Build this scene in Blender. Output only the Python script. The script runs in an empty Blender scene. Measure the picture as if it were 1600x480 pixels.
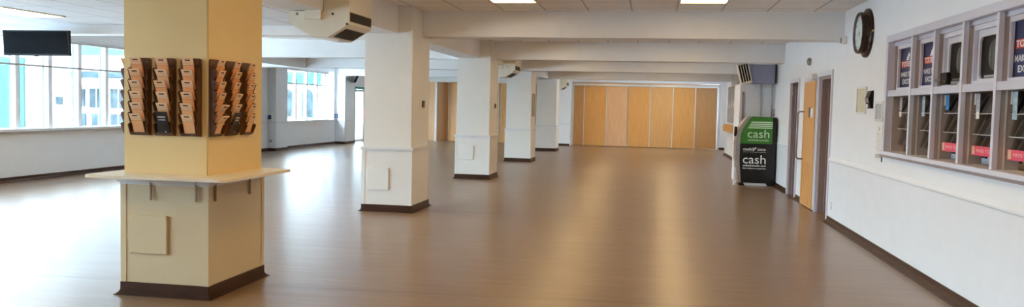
import bpy, bmesh, math, random
from mathutils import Matrix, Vector
random.seed(7)
D = bpy.data
SC = bpy.context.scene
COL = SC.collection
PI = math.pi

# ------------------------------------------------------------------ materials
def _nt(name):
    m = D.materials.new(name); m.use_nodes = True
    nt = m.node_tree; nt.nodes.clear()
    out = nt.nodes.new('ShaderNodeOutputMaterial')
    return m, nt, out

def N(nt, t, **kw):
    n = nt.nodes.new(t)
    for k, v in kw.items():
        if k in n.inputs.keys(): n.inputs[k].default_value = v
        else: setattr(n, k, v)
    return n

def mat(name, col, rough=.5, metal=0., var=.06, scale=6., bump=0., bscale=60., spec=.5, stretch=None):
    m, nt, out = _nt(name)
    b = N(nt, 'ShaderNodeBsdfPrincipled')
    b.inputs['Roughness'].default_value = rough
    b.inputs['Metallic'].default_value = metal
    b.inputs['Specular IOR Level'].default_value = spec
    tc = N(nt, 'ShaderNodeTexCoord'); mp = N(nt, 'ShaderNodeMapping')
    nt.links.new(tc.outputs['Object'], mp.inputs['Vector'])
    if stretch: mp.inputs['Scale'].default_value = stretch
    nz = N(nt, 'ShaderNodeTexNoise'); nz.inputs['Scale'].default_value = scale; nz.inputs['Detail'].default_value = 4
    nt.links.new(mp.outputs[0], nz.inputs['Vector'])
    rp = N(nt, 'ShaderNodeValToRGB')
    a = [max(0, c*(1-var)) for c in col]; c2 = [min(1, c*(1+var)) for c in col]
    rp.color_ramp.elements[0].position = .3; rp.color_ramp.elements[1].position = .7
    rp.color_ramp.elements[0].color = (*a, 1); rp.color_ramp.elements[1].color = (*c2, 1)
    nt.links.new(nz.outputs['Fac'], rp.inputs['Fac']); nt.links.new(rp.outputs['Color'], b.inputs['Base Color'])
    if bump:
        n2 = N(nt, 'ShaderNodeTexNoise'); n2.inputs['Scale'].default_value = bscale
        nt.links.new(mp.outputs[0], n2.inputs['Vector'])
        bp = N(nt, 'ShaderNodeBump'); bp.inputs['Strength'].default_value = bump; bp.inputs['Distance'].default_value = .01
        nt.links.new(n2.outputs['Fac'], bp.inputs['Height']); nt.links.new(bp.outputs[0], b.inputs['Normal'])
    nt.links.new(b.outputs[0], out.inputs[0])
    return m

def wood(name, c1, c2, rough=.4, scale=3., axis='Z', bandscale=1.):
    m, nt, out = _nt(name)
    b = N(nt, 'ShaderNodeBsdfPrincipled'); b.inputs['Roughness'].default_value = rough
    tc = N(nt, 'ShaderNodeTexCoord'); mp = N(nt, 'ShaderNodeMapping')
    s = {'Z': (14, 14, .9), 'X': (.9, 14, 14), 'Y': (14, .9, 14)}[axis]
    mp.inputs['Scale'].default_value = [x*bandscale for x in s]
    nt.links.new(tc.outputs['Object'], mp.inputs['Vector'])
    nz = N(nt, 'ShaderNodeTexNoise'); nz.inputs['Scale'].default_value = scale; nz.inputs['Detail'].default_value = 6
    nz.inputs['Distortion'].default_value = .4
    nt.links.new(mp.outputs[0], nz.inputs['Vector'])
    rp = N(nt, 'ShaderNodeValToRGB'); rp.color_ramp.elements[0].position = .3; rp.color_ramp.elements[1].position = .72
    rp.color_ramp.elements[0].color = (*c1, 1); rp.color_ramp.elements[1].color = (*c2, 1)
    nt.links.new(nz.outputs['Fac'], rp.inputs['Fac']); nt.links.new(rp.outputs[0], b.inputs['Base Color'])
    nt.links.new(b.outputs[0], out.inputs[0])
    return m

def emis(name, col, s):
    m, nt, out = _nt(name)
    e = N(nt, 'ShaderNodeEmission'); e.inputs[0].default_value = (*col, 1); e.inputs[1].default_value = s
    nt.links.new(e.outputs[0], out.inputs[0]); return m

def glass(name, tint=(1, 1, 1), refl=1.0, rough=.0):
    m, nt, out = _nt(name)
    t = N(nt, 'ShaderNodeBsdfTransparent'); t.inputs[0].default_value = (*tint, 1)
    g = N(nt, 'ShaderNodeBsdfGlossy'); g.inputs['Roughness'].default_value = rough
    f = N(nt, 'ShaderNodeFresnel'); f.inputs['IOR'].default_value = 1.5
    mu = N(nt, 'ShaderNodeMath', operation='MULTIPLY'); mu.inputs[1].default_value = refl
    mx = N(nt, 'ShaderNodeMixShader')
    nt.links.new(f.outputs[0], mu.inputs[0]); nt.links.new(mu.outputs[0], mx.inputs[0])
    nt.links.new(t.outputs[0], mx.inputs[1]); nt.links.new(g.outputs[0], mx.inputs[2])
    nt.links.new(mx.outputs[0], out.inputs[0]); return m

def line_mask(nt, coord, off, pitch, width):
    """1 on a line every `pitch` along the given scalar socket"""
    a = N(nt, 'ShaderNodeMath', operation='SUBTRACT'); a.inputs[1].default_value = off
    nt.links.new(coord, a.inputs[0])
    d = N(nt, 'ShaderNodeMath', operation='DIVIDE'); d.inputs[1].default_value = pitch
    nt.links.new(a.outputs[0], d.inputs[0])
    f = N(nt, 'ShaderNodeMath', operation='FRACT'); nt.links.new(d.outputs[0], f.inputs[0])
    s = N(nt, 'ShaderNodeMath', operation='LESS_THAN'); s.inputs[1].default_value = width/pitch
    nt.links.new(f.outputs[0], s.inputs[0])
    return s.outputs[0]

def ceiling_mat(name, ox, oy, px, py, base, line):
    m, nt, out = _nt(name)
    b = N(nt, 'ShaderNodeBsdfPrincipled'); b.inputs['Roughness'].default_value = .8
    g = N(nt, 'ShaderNodeNewGeometry'); sp = N(nt, 'ShaderNodeSeparateXYZ')
    nt.links.new(g.outputs['Position'], sp.inputs[0])
    l1 = line_mask(nt, sp.outputs['X'], ox-.012, px, .024); l2 = line_mask(nt, sp.outputs['Y'], oy-.012, py, .024)
    mx = N(nt, 'ShaderNodeMath', operation='MAXIMUM'); nt.links.new(l1, mx.inputs[0]); nt.links.new(l2, mx.inputs[1])
    nz = N(nt, 'ShaderNodeTexNoise'); nz.inputs['Scale'].default_value = 90; nt.links.new(g.outputs['Position'], nz.inputs['Vector'])
    rp = N(nt, 'ShaderNodeValToRGB'); rp.color_ramp.elements[0].position = .35; rp.color_ramp.elements[1].position = .6
    rp.color_ramp.elements[0].color = (*[c*.88 for c in base], 1); rp.color_ramp.elements[1].color = (*base, 1)
    nt.links.new(nz.outputs['Fac'], rp.inputs[0])
    mc = N(nt, 'ShaderNodeMix', data_type='RGBA'); nt.links.new(mx.outputs[0], mc.inputs[0])
    nt.links.new(rp.outputs[0], mc.inputs[6]); mc.inputs[7].default_value = (*line, 1)
    nt.links.new(mc.outputs[2], b.inputs['Base Color']); nt.links.new(b.outputs[0], out.inputs[0])
    return m

def floor_mat():
    m, nt, out = _nt('brown_vinyl_floor')
    b = N(nt, 'ShaderNodeBsdfPrincipled')
    g = N(nt, 'ShaderNodeNewGeometry'); sp = N(nt, 'ShaderNodeSeparateXYZ'); nt.links.new(g.outputs['Position'], sp.inputs[0])
    n1 = N(nt, 'ShaderNodeTexNoise'); n1.inputs['Scale'].default_value = 1.3; n1.inputs['Detail'].default_value = 6
    nt.links.new(g.outputs['Position'], n1.inputs['Vector'])
    rp = N(nt, 'ShaderNodeValToRGB'); rp.color_ramp.elements[0].position = .3; rp.color_ramp.elements[1].position = .72
    rp.color_ramp.elements[0].color = (.212, .131, .072, 1); rp.color_ramp.elements[1].color = (.250, .157, .088, 1)
    nt.links.new(n1.outputs['Fac'], rp.inputs[0])
    # welded seams of the vinyl sheets, running across the room
    sx = N(nt, 'ShaderNodeMath', operation='MULTIPLY_ADD'); sx.inputs[1].default_value = -.065
    nt.links.new(sp.outputs['X'], sx.inputs[0]); nt.links.new(sp.outputs['Y'], sx.inputs[2])
    a_ = N(nt, 'ShaderNodeMath', operation='PINGPONG'); a_.inputs[1].default_value = 2.51
    b_ = N(nt, 'ShaderNodeMath', operation='SUBTRACT'); b_.inputs[1].default_value = 6.375
    nt.links.new(sx.outputs[0], b_.inputs[0]); nt.links.new(b_.outputs[0], a_.inputs[0])
    c_ = N(nt, 'ShaderNodeMapRange'); c_.inputs[1].default_value = 0; c_.inputs[2].default_value = .05; c_.inputs[3].default_value = 1; c_.inputs[4].default_value = 0
    nt.links.new(a_.outputs[0], c_.inputs[0]); lm = c_.outputs[0]
    mc = N(nt, 'ShaderNodeMix', data_type='RGBA'); mu = N(nt, 'ShaderNodeMath', operation='MULTIPLY'); mu.inputs[1].default_value = .3
    nt.links.new(lm, mu.inputs[0]); nt.links.new(mu.outputs[0], mc.inputs[0])
    nt.links.new(rp.outputs[0], mc.inputs[6]); mc.inputs[7].default_value = (.03, .02, .012, 1)
    nt.links.new(mc.outputs[2], b.inputs['Base Color'])
    # worn gloss
    n2 = N(nt, 'ShaderNodeTexNoise'); n2.inputs['Scale'].default_value = .9; n2.inputs['Detail'].default_value = 3
    nt.links.new(g.outputs['Position'], n2.inputs['Vector'])
    mr = N(nt, 'ShaderNodeMapRange'); mr.inputs[3].default_value = .277; mr.inputs[4].default_value = .295
    nt.links.new(n2.outputs['Fac'], mr.inputs[0]); nt.links.new(mr.outputs[0], b.inputs['Roughness'])
    # shallow ripples in the sheet
    mp = N(nt, 'ShaderNodeMapping'); mp.inputs['Scale'].default_value = (.55, 3.2, 1)
    nt.links.new(g.outputs['Position'], mp.inputs['Vector'])
    n3 = N(nt, 'ShaderNodeTexNoise'); n3.inputs['Scale'].default_value = 1.5; n3.inputs['Detail'].default_value = 2
    nt.links.new(mp.outputs[0], n3.inputs['Vector'])
    bp = N(nt, 'ShaderNodeBump'); bp.inputs['Strength'].default_value = .11; bp.inputs['Distance'].default_value = .04
    nt.links.new(n3.outputs['Fac'], bp.inputs['Height']); nt.links.new(bp.outputs[0], b.inputs['Normal'])
    b.inputs['Specular IOR Level'].default_value = .66
    nt.links.new(b.outputs[0], out.inputs[0]); return m

def slip_mat(name, c1, c2, c3):
    """printed slip: pale head band, thin rules, coloured body (along its own height)"""
    m, nt, out = _nt(name)
    b = N(nt, 'ShaderNodeBsdfPrincipled'); b.inputs['Roughness'].default_value = .6
    tc = N(nt, 'ShaderNodeTexCoord'); sp = N(nt, 'ShaderNodeSeparateXYZ'); nt.links.new(tc.outputs['Generated'], sp.inputs[0])
    rp = N(nt, 'ShaderNodeValToRGB'); rp.color_ramp.interpolation = 'CONSTANT'
    e = rp.color_ramp.elements
    e[0].position = 0; e[0].color = (*c1, 1); e[1].position = .62; e[1].color = (*c3, 1)
    for p, c in ((.645, c2), (.70, c3), (.715, c2), (.77, c3), (.785, c2)):
        x = e.new(p); x.color = (*c, 1)
    nt.links.new(sp.outputs['Z'], rp.inputs[0]); nt.links.new(rp.outputs[0], b.inputs['Base Color'])
    nt.links.new(b.outputs[0], out.inputs[0]); return m

M = {}
M['wall'] = mat('white_wall_paint', (.80, .81, .83), .55, var=.015, scale=3, bump=.06, bscale=160)
M['dado'] = mat('white_dado_board', (.78, .795, .82), .42, var=.02, scale=4)
M['rail'] = mat('white_rail_paint', (.72, .73, .74), .4, var=.02)
M['pillar'] = mat('cream_pillar_paint', (.80, .785, .745), .5, var=.02, scale=3, bump=.05, bscale=150)
M['pillar_dado'] = mat('cream_pillar_board', (.79, .78, .75), .42, var=.02, scale=4)
M['cream'] = mat('yellow_cream_pillar_paint', (.78, .57, .255), .5, var=.02, scale=3, bump=.05, bscale=150)
M['cream_dado_shaded'] = mat('shaded_yellow_cream_board', (.66, .545, .345), .42, var=.02, scale=4)  # shade from the ledge shelf is mixed into this darker, greyer cream
M['ledge'] = mat('ivory_ledge_paint', (.80, .71, .54), .4, var=.02)
M['bracket'] = mat('shaded_cream_bracket', (.36, .29, .18), .5, var=.05)  # cream darkened to carry the shadow along the thin brackets
M['beam'] = mat('white_beam_plaster', (.80, .80, .80), .6, var=.02, scale=3, bump=.05, bscale=120)
M['skirt'] = mat('brown_vinyl_skirting', (.050, .020, .010), .4, var=.15, scale=8, spec=.25)
M['ceil'] = ceiling_mat('ceiling_tiles', -.308, 10.53, .594, .6, (.91, .90, .89), (.52, .50, .48))
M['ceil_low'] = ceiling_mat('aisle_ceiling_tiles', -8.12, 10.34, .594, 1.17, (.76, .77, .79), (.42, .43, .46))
M['floor'] = floor_mat()
M['lilac'] = mat('lilac_gloss_paint', (.60, .60, .68), .35, var=.03)
M['lilac_panel'] = mat('lilac_panel_paint', (.68, .68, .75), .4, var=.03)
M['cheek_shaded'] = mat('taupe_shaded_joinery', (.44, .355, .32), .4, var=.05, scale=8)  # brown tone paints shade and warm light onto the lilac frame's sides
M['mauve'] = mat('mauve_joinery', (.30, .235, .235), .4, var=.06, scale=8)
M['blue_grey'] = mat('blue_grey_board', (.38, .42, .60), .5, var=.05)
M['dkwood'] = wood('dark_stained_wood', (.070, .025, .007), (.155, .062, .016), .35)
M['oak'] = wood('honey_oak_veneer', (.60, .31, .11), (.72, .40, .15), .38, 2.)
M['oak2'] = wood('amber_oak_veneer', (.62, .30, .085), (.74, .37, .11), .36, 2.)
M['oak3'] = wood('pale_oak_veneer', (.64, .36, .18), (.78, .46, .25), .4, 2.)
M['oak_d'] = wood('deep_oak_veneer', (.46, .22, .075), (.57, .29, .10), .4, 2.)
M['alu'] = mat('pale_aluminium_edge', (.74, .72, .68), .35, .3, var=.03)
M['steel'] = mat('brushed_steel', (.55, .54, .52), .28, 1., var=.05, scale=20)
M['dark_steel'] = mat('dark_satin_steel', (.22, .21, .20), .4, .7, var=.05, scale=20)
M['black'] = mat('black_plastic', (.009, .009, .010), .45, var=.1, spec=.15)
M['screen'] = mat('dark_screen', (.003, .0035, .005), .5, var=.05, spec=.03)
M['crt'] = mat('grey_green_crt_glass', (.085, .09, .075), .12, var=.1, spec=.7)
M['grille'] = mat('dark_brown_grille', (.028, .016, .009), .55, var=.15, scale=30)
M['cream_metal'] = mat('cream_enamel', (.80, .75, .62), .35, var=.02)
M['white_plastic'] = mat('white_plastic', (.82, .82, .81), .35, var=.01)
M['grey_plastic'] = mat('grey_plastic', (.36, .35, .33), .45, var=.05)
M['bronze'] = mat('olive_bronze_plate', (.12, .10, .06), .35, .5, var=.1)
M['blue_plastic'] = mat('blue_plastic', (.02, .05, .16), .35, var=.1)
M['teal'] = mat('teal_frame_paint', (.003, .050, .042), .5, var=.05, spec=.08)
M['teal_door'] = mat('green_door_paint', (.012, .25, .20), .4, var=.05)
M['teal_light'] = mat('pale_teal_cladding', (.035, .085, .075), .6, var=.05, spec=.05)
M['upvc'] = mat('white_window_frame', (.84, .84, .87), .35, var=.02)
M['gasket'] = mat('dark_window_gasket', (.045, .05, .06), .5)
M['win_glass'] = glass('window_glass', (.97, 1., .99), .6)
M['pane_glass'] = glass('counter_glass', (.86, .90, .88), 2.2)
M['clock_face'] = mat('clock_face_card', (.80, .82, .80), .45, var=.02)
M['brass'] = mat('brass', (.62, .42, .14), .25, 1.)
M['clock_wood'] = wood('clock_case_wood', (.012, .006, .004), (.035, .016, .008), .2)
M['navy'] = mat('navy_poster', (.022, .030, .105), .35, var=.08, scale=2)
M['red_print'] = mat('red_print', (.62, .08, .05), .45)
M['white_print'] = mat('white_print', (.85, .85, .84), .5, var=.01)
M['pale_print'] = mat('pale_green_print', (.66, .85, .62), .5, var=.01)
M['green'] = mat('green_panel', (.045, .21, .025), .3, var=.05)
M['atm_black'] = mat('black_gloss_panel', (.008, .008, .009), .22, var=.05)
M['silver'] = mat('silver_fascia', (.42, .41, .40), .3, .7, var=.05)
M['pink'] = mat('pink_red_strip', (.80, .075, .14), .4, var=.05)
M['pinktext'] = mat('pale_pink_print', (.92, .55, .55), .5)
M['peach_tab'] = mat('peach_tab', (.78, .55, .34), .5, var=.05)
M['sky_sticker'] = mat('bright_blue_sticker', (.05, .28, .62), .4, var=.3, scale=30)
M['pale_sticker'] = mat('pale_blue_sticker', (.42, .58, .66), .4, var=.35, scale=25)
M['card'] = mat('white_card', (.78, .76, .72), .6, var=.03)
M['slip'] = slip_mat('peach_slip_paper', (.84, .38, .15), (.86, .56, .33), (.55, .20, .07))
M['slip2'] = slip_mat('pale_peach_slip_paper', (.86, .48, .23), (.88, .64, .42), (.60, .30, .13))
M['slip_mark'] = mat('dark_slip_print', (.05, .035, .03), .6)
M['leaflet'] = mat('black_leaflet', (.016, .017, .022), .3, var=.4, scale=30)
M['cream_paper'] = mat('cream_notice_paper', (.62, .58, .40), .5, var=.12, scale=30)
M['grey_paper'] = mat('grey_notice_paper', (.42, .43, .46), .5, var=.25, scale=40)
M['grey_ink'] = mat('grey_print', (.50, .50, .49), .6)
M['inner_dark'] = mat('dark_back_office', (.07, .06, .05), .7, var=.1)
M['inner_wood'] = wood('back_office_wood', (.17, .075, .025), (.26, .125, .045), .45, axis='Y')
M['grey_card'] = mat('blue_grey_machine', (.50, .55, .60), .4, var=.05)
M['facade'] = mat('white_render', (.40, .40, .41), .7, var=.03)
M['ext_glass'] = mat('exterior_blue_glass', (.036, .056, .066), .5, var=.6, scale=2, spec=.05)
M['ext_paving'] = mat('pale_paving', (.7, .7, .71), .7, var=.08)
M['ext_red'] = mat('red_post', (.55, .10, .10), .5)
M['lamp'] = emis('warm_light_diffuser', (1., .70, .33), 7.)
M['lamp_rim'] = mat('white_light_trim', (.78, .77, .72), .4)

# ------------------------------------------------------------------ mesh helpers
class MB:
    """collects shapes (world coordinates) and links them as ONE mesh object"""
    def __init__(s): s.bm = bmesh.new()
    def box(s, x0, y0, z0, x1, y1, z1, bev=0., seg=1):
        r = bmesh.ops.create_cube(s.bm, size=1.)
        v = r['verts']
        for p in v:
            p.co = Vector((x0+(p.co.x+.5)*(x1-x0), y0+(p.co.y+.5)*(y1-y0), z0+(p.co.z+.5)*(z1-z0)))
        if bev:
            es = list({e for p in v for e in p.link_edges})
            bmesh.ops.bevel(s.bm, geom=es, offset=bev, segments=seg, affect='EDGES', clamp_overlap=True)
        return s
    def prism(s, pts, ext):
        """closed polygon of 3D points extruded by the vector ext"""
        e = Vector(ext)
        a = [s.bm.verts.new(Vector(p)) for p in pts]; b = [s.bm.verts.new(Vector(p)+e) for p in pts]
        n = len(pts)
        s.bm.faces.new(a[::-1]); s.bm.faces.new(b)
        for i in range(n): s.bm.faces.new((a[i], a[(i+1) % n], b[(i+1) % n], b[i]))
        return s
    def cyl(s, c, axis, r, h, n=24, r2=None, bev=0):
        """cylinder/cone from point c along axis for h"""
        r2 = r if r2 is None else r2
        q = Vector(axis).normalized().to_track_quat('Z', 'Y').to_matrix().to_4x4()
        mt = Matrix.Translation(Vector(c)) @ q @ Matrix.Translation((0, 0, h/2))
        g = bmesh.ops.create_cone(s.bm, cap_ends=True, segments=n, radius1=r, radius2=r2, depth=h, matrix=mt)
        if bev:
            es = [e for e in {e for p in g['verts'] for e in p.link_edges} if len(e.link_faces) == 2 and any(len(f.verts) > 4 for f in e.link_faces)]
            bmesh.ops.bevel(s.bm, geom=es, offset=bev, segments=2, affect='EDGES')
        return s
    def lathe(s, c, axis, prof, n=40):
        """profile of (radius, height) revolved about axis through c"""
        q = Vector(axis).normalized().to_track_quat('Z', 'Y').to_matrix()
        rings = []
        for r, h in prof:
            if r < 1e-6: rings.append([s.bm.verts.new(Vector(c)+q @ Vector((0, 0, h)))])
            else: rings.append([s.bm.verts.new(Vector(c)+q @ Vector((r*math.cos(2*PI*i/n), r*math.sin(2*PI*i/n), h))) for i in range(n)])
        for A, B in zip(rings, rings[1:]):
            for i in range(n):
                j = (i+1) % n
                if len(A) == 1 and len(B) == 1: continue
                if len(A) == 1: s.bm.faces.new((A[0], B[i], B[j]))
                elif len(B) == 1: s.bm.faces.new((A[i], A[j], B[0]))
                else: s.bm.faces.new((A[i], A[j], B[j], B[i]))
        return s
    def tube(s, pts, r, n=10):
        P = [Vector(p) for p in pts]; rings = []
        up = None
        for i, p in enumerate(P):
            t = ((P[i+1]-p) if i == 0 else (p-P[i-1]) if i == len(P)-1 else (P[i+1]-p).normalized()+(p-P[i-1]).normalized()).normalized()
            if up is None: up = t.orthogonal().normalized()
            up = (up-t*up.dot(t)).normalized(); w = t.cross(up)
            rings.append([s.bm.verts.new(p+up*r*math.cos(2*PI*k/n)+w*r*math.sin(2*PI*k/n)) for k in range(n)])
        for A, B in zip(rings, rings[1:]):
            for k in range(n): s.bm.faces.new((A[k], A[(k+1) % n], B[(k+1) % n], B[k]))
        s.bm.faces.new(rings[0][::-1]); s.bm.faces.new(rings[-1]); return s
    def sheet(s, path, width_vec, th):
        """ribbon: cross-section path of points swept along width_vec, thickened by th"""
        P = [Vector(p) for p in path]; w = Vector(width_vec); wn = w.normalized(); off = []
        for i in range(len(P)):
            t = (P[min(i+1, len(P)-1)]-P[max(i-1, 0)]).normalized()
            off.append(P[i]+t.cross(wn).normalized()*th)
        return s.prism(P+off[::-1], w)
    def build(s, name, m, parent=None, org=None, smooth=False):
        bm = s.bm
        bmesh.ops.recalc_face_normals(bm, faces=bm.faces)
        o_ = Vector(org) if org is not None else (parent_org(parent) if parent else None)
        if o_ is None:
            c = [v.co for v in bm.verts]
            o_ = Vector(((min(v.x for v in c)+max(v.x for v in c))/2, (min(v.y for v in c)+max(v.y for v in c))/2, min(v.z for v in c)))
        bmesh.ops.translate(bm, verts=bm.verts, vec=-o_)
        me = D.meshes.new(name); bm.to_mesh(me); bm.free()
        me.materials.append(m)
        if smooth:
            for p in me.polygons: p.use_smooth = True
            try: me.set_sharp_from_angle(angle=math.radians(40))
            except Exception: pass
        o = D.objects.new(name, me); COL.objects.link(o)
        if parent is not None: o.parent = parent; o['_o'] = 0; del o['_o']
        else: o.location = o_
        ORG[o.name] = o_
        return o
ORG = {}
def parent_org(p): return ORG[p.name]

def tag(o, label, cat, group=None, kind=None):
    o['label'] = label; o['category'] = cat
    if group: o['group'] = group
    if kind: o['kind'] = kind
    return o
def thing(name, label, cat, loc, group=None, kind=None):
    o = D.objects.new(name, None); COL.objects.link(o); o.location = loc; o.empty_display_size = .1
    ORG[o.name] = Vector(loc)
    return tag(o, label, cat, group, kind)
def struct(name, mb, m, label, cat):
    return tag(mb.build(name, m), label, cat, kind='structure')
def dup(o, parent=None):
    c = o.copy(); COL.objects.link(c)
    if parent: c.parent = parent
    ORG[c.name] = ORG[o.name].copy()
    for ch in list(o.children): dup(ch, c)
    return c

def lettering(body, m, org, right, up, width, height, parent, th=.002, bold=0., name='lettering'):
    """text as a thin solid mesh, lower-left corner at org, stretched to width x height"""
    cu = D.curves.new('t', 'FONT'); cu.body = body; cu.extrude = .02; cu.offset = bold; cu.resolution_u = 3
    ob = D.objects.new('t', cu); COL.objects.link(ob)
    dg = bpy.context.evaluated_depsgraph_get()
    me = D.meshes.new_from_object(ob.evaluated_get(dg))
    D.objects.remove(ob); D.curves.remove(cu)
    xs = [v.co.x for v in me.vertices]; ys = [v.co.y for v in me.vertices]
    x0, x1, y0, y1 = min(xs), max(xs), min(ys), max(ys)
    R = Vector(right).normalized(); U = Vector(up).normalized(); F = R.cross(U)
    po = parent_org(parent)
    for v in me.vertices:
        v.co = Vector(org)-po+R*((v.co.x-x0)/(x1-x0)*width)+U*((v.co.y-y0)/(y1-y0)*height)+F*(th if v.co.z > 0 else 0)
    me.materials.clear(); me.materials.append(m)
    o = D.objects.new(name, me); COL.objects.link(o); o.parent = parent; ORG[o.name] = po
    return o

# ------------------------------------------------------------------ dimensions (metres)
XR, XR2, XL, XL2 = 2.47, 2.54, -10.92, -11.45
PX0, PX1 = -3.95, -3.26
PF = [5.65, 10.93, 16.44, 22.24, 28.22]
PD = .86
ZC, ZS, ZD, ZLOW = 2.85, 2.48, .904, 2.62
YB, YFRONT = 33.16, -5.5
BEAMS = [11.44, 16.80, 21.80, 27.6]

# ------------------------------------------------------------------ shell
struct('floor', MB().box(-12.2, YFRONT-.2, -.12, 4.2, YB+1.2, 0), M['floor'], 'glossy brown vinyl floor across the whole hall', 'floor')
cm = MB().box(-3.5, YFRONT, ZC, 4.2, BEAMS[0]+.2, ZC+.1).box(-12.2, BEAMS[0]+.2, ZC, 4.2, YB+1.2, ZC+.1)
struct('ceiling', cm, M['ceil'], 'suspended ceiling of pale square tiles over the main hall', 'ceiling')
struct('ceiling_aisle', MB().box(-12.2, YFRONT, ZLOW, -3.93, BEAMS[0]+.02, ZLOW+.08), M['ceil_low'], 'lower tiled ceiling over the window aisle left of the cream pillar', 'ceiling')

# right wall, near part with the opening for the serving windows
HY0, HY1, HZ0, HZ1 = 4.35, 9.27, 1.10, 2.33
w = MB()
w.box(XR, YFRONT, 0, XR+.25, HY0, ZC).box(XR, HY1, 0, XR+.25, 11.98, ZC)
w.box(XR, HY0, 0, XR+.25, HY1, HZ0).box(XR, HY0, HZ1, XR+.25, HY1, ZC)
struct('wall_right', w, M['wall'], 'white right wall holding the serving windows and the clock', 'wall')
w = MB()
for a, b in ((11.98, 12.25), (13.1, 13.3), (14.25, 15.03), (15.83, 29.4)): w.box(XR2, a, 0, XR2+.2, b, ZC)
for a, b, z in ((12.25, 13.1, 2.06), (13.3, 14.25, 2.02), (15.03, 15.83, 2.05)): w.box(XR2, a, z, XR2+.2, b, ZC)
w.box(XR2+.2, 11.98, 0, XR2+.9, 12.1, ZC).box(XR2+.2, 14.3, 0, XR2+.9, 14.4, ZC).box(XR2+.2, 16.2, 0, XR2+.9, 16.3, ZC).box(XR2+.85, 12.1, 0, XR2+.95, 16.3, ZC)
w.box(XR2+.2, 29.2, 0, XR2+.9, 29.4, ZC).box(XR2+.75, 29.4, 0, XR2+.95, YB+.4, 1.1).box(XR2+.75, 29.4, 2.4, XR2+.95, YB+.4, ZC).box(XR2+.75, 29.4, 1.1, XR2+.95, 29.6, 2.4).box(XR2+.75, 31.5, 1.1, XR2+.95, YB+.4, 2.4)
struct('wall_right_far', w, M['wall'], 'white right wall with the three doorways beyond the clock', 'wall')
w = MB()
# back wall: piers and lintels round the two folding partitions
w.box(-11.8, YB, 0, -9.45, YB+.25, ZC).box(-3.98, YB-.55, 0, -3.2, YB+.25, ZC).box(2.62, YB, 0, 3.5, YB+.25, ZC)
w.box(-9.45, YB, 2.58, -3.98, YB+.25, ZC).box(-3.2, YB, 2.56, 2.62, YB+.25, ZC)
w.box(-11.8, YB+.7, 0, 3.5, YB+.8, ZC)
struct('wall_back', w, M['wall'], 'white end wall framing the folding wooden partitions', 'wall')
struct('wall_front', MB().box(-12.2, YFRONT-.2, 0, 3.4, YFRONT, ZC), M['wall'], 'white wall at the near end of the hall', 'wall')
# left wall
WY0, WY1 = -3., 21.2
w = MB()
w.box(XL-.3, YFRONT, 0, XL, WY0, ZC).box(XL-.3, WY0, 0, XL, WY1, .90).box(XL-.3, WY0, 2.585, XL, WY1, ZC).box(XL-.3, WY1, 0, XL, 21.6, ZC)
w.box(XL2-.4, 21.6, 0, XL, 21.75, ZC)
w.box(XL2-.35, 21.75, 0, XL2, 24.5, ZC).box(XL2-.35, 28.45, 0, XL2, 29.75, ZC)
w.box(XL2-.35, 24.5, 0, XL2, 28.45, .87).box(XL2-.35, 24.5, 2.60, XL2, 28.45, ZC)
w.box(XL2, 23.3, 0, -11.22, 24.12, ZC)                       # pilasters
w.box(XL2, 28.62, 0, -11.08, 29.62, ZC)
w.box(XL2-.35, 29.75, 2.14, -11.15, 32.2, ZC).box(XL2-.35, 32.2, 0, -11.15, YB, ZC)
struct('wall_left', w, M['wall'], 'white left wall under and around the windows with two pilasters', 'wall')
# dropped edge along the left windows at the far end
struct('ceiling_edge', MB().box(-11.4, 17.2, 2.45, -9.6, 21.8, ZC), M['beam'], 'boxed white ceiling edge above the left wall beyond the first windows', 'ceiling')

# beams
for i, y in enumerate(BEAMS):
    lab = ['first white cross beam from the camera, above the second pillar', 'second white cross beam, above the third pillar',
           'third white cross beam, above the fourth pillar', 'last white cross beam before the folding partition'][i]
    x0 = XL if i < 2 else -10.9
    struct('ceiling_beam', MB().box(x0, y, ZS, XR2 if i else XR, y+.4, ZC+.02), M['beam'], lab, 'beam')
struct('ceiling_beam', MB().box(-3.94, YFRONT, ZS, -3.48, YB-.5, ZC+.03), M['beam'], 'long white beam running over the row of pillars', 'beam')

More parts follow.
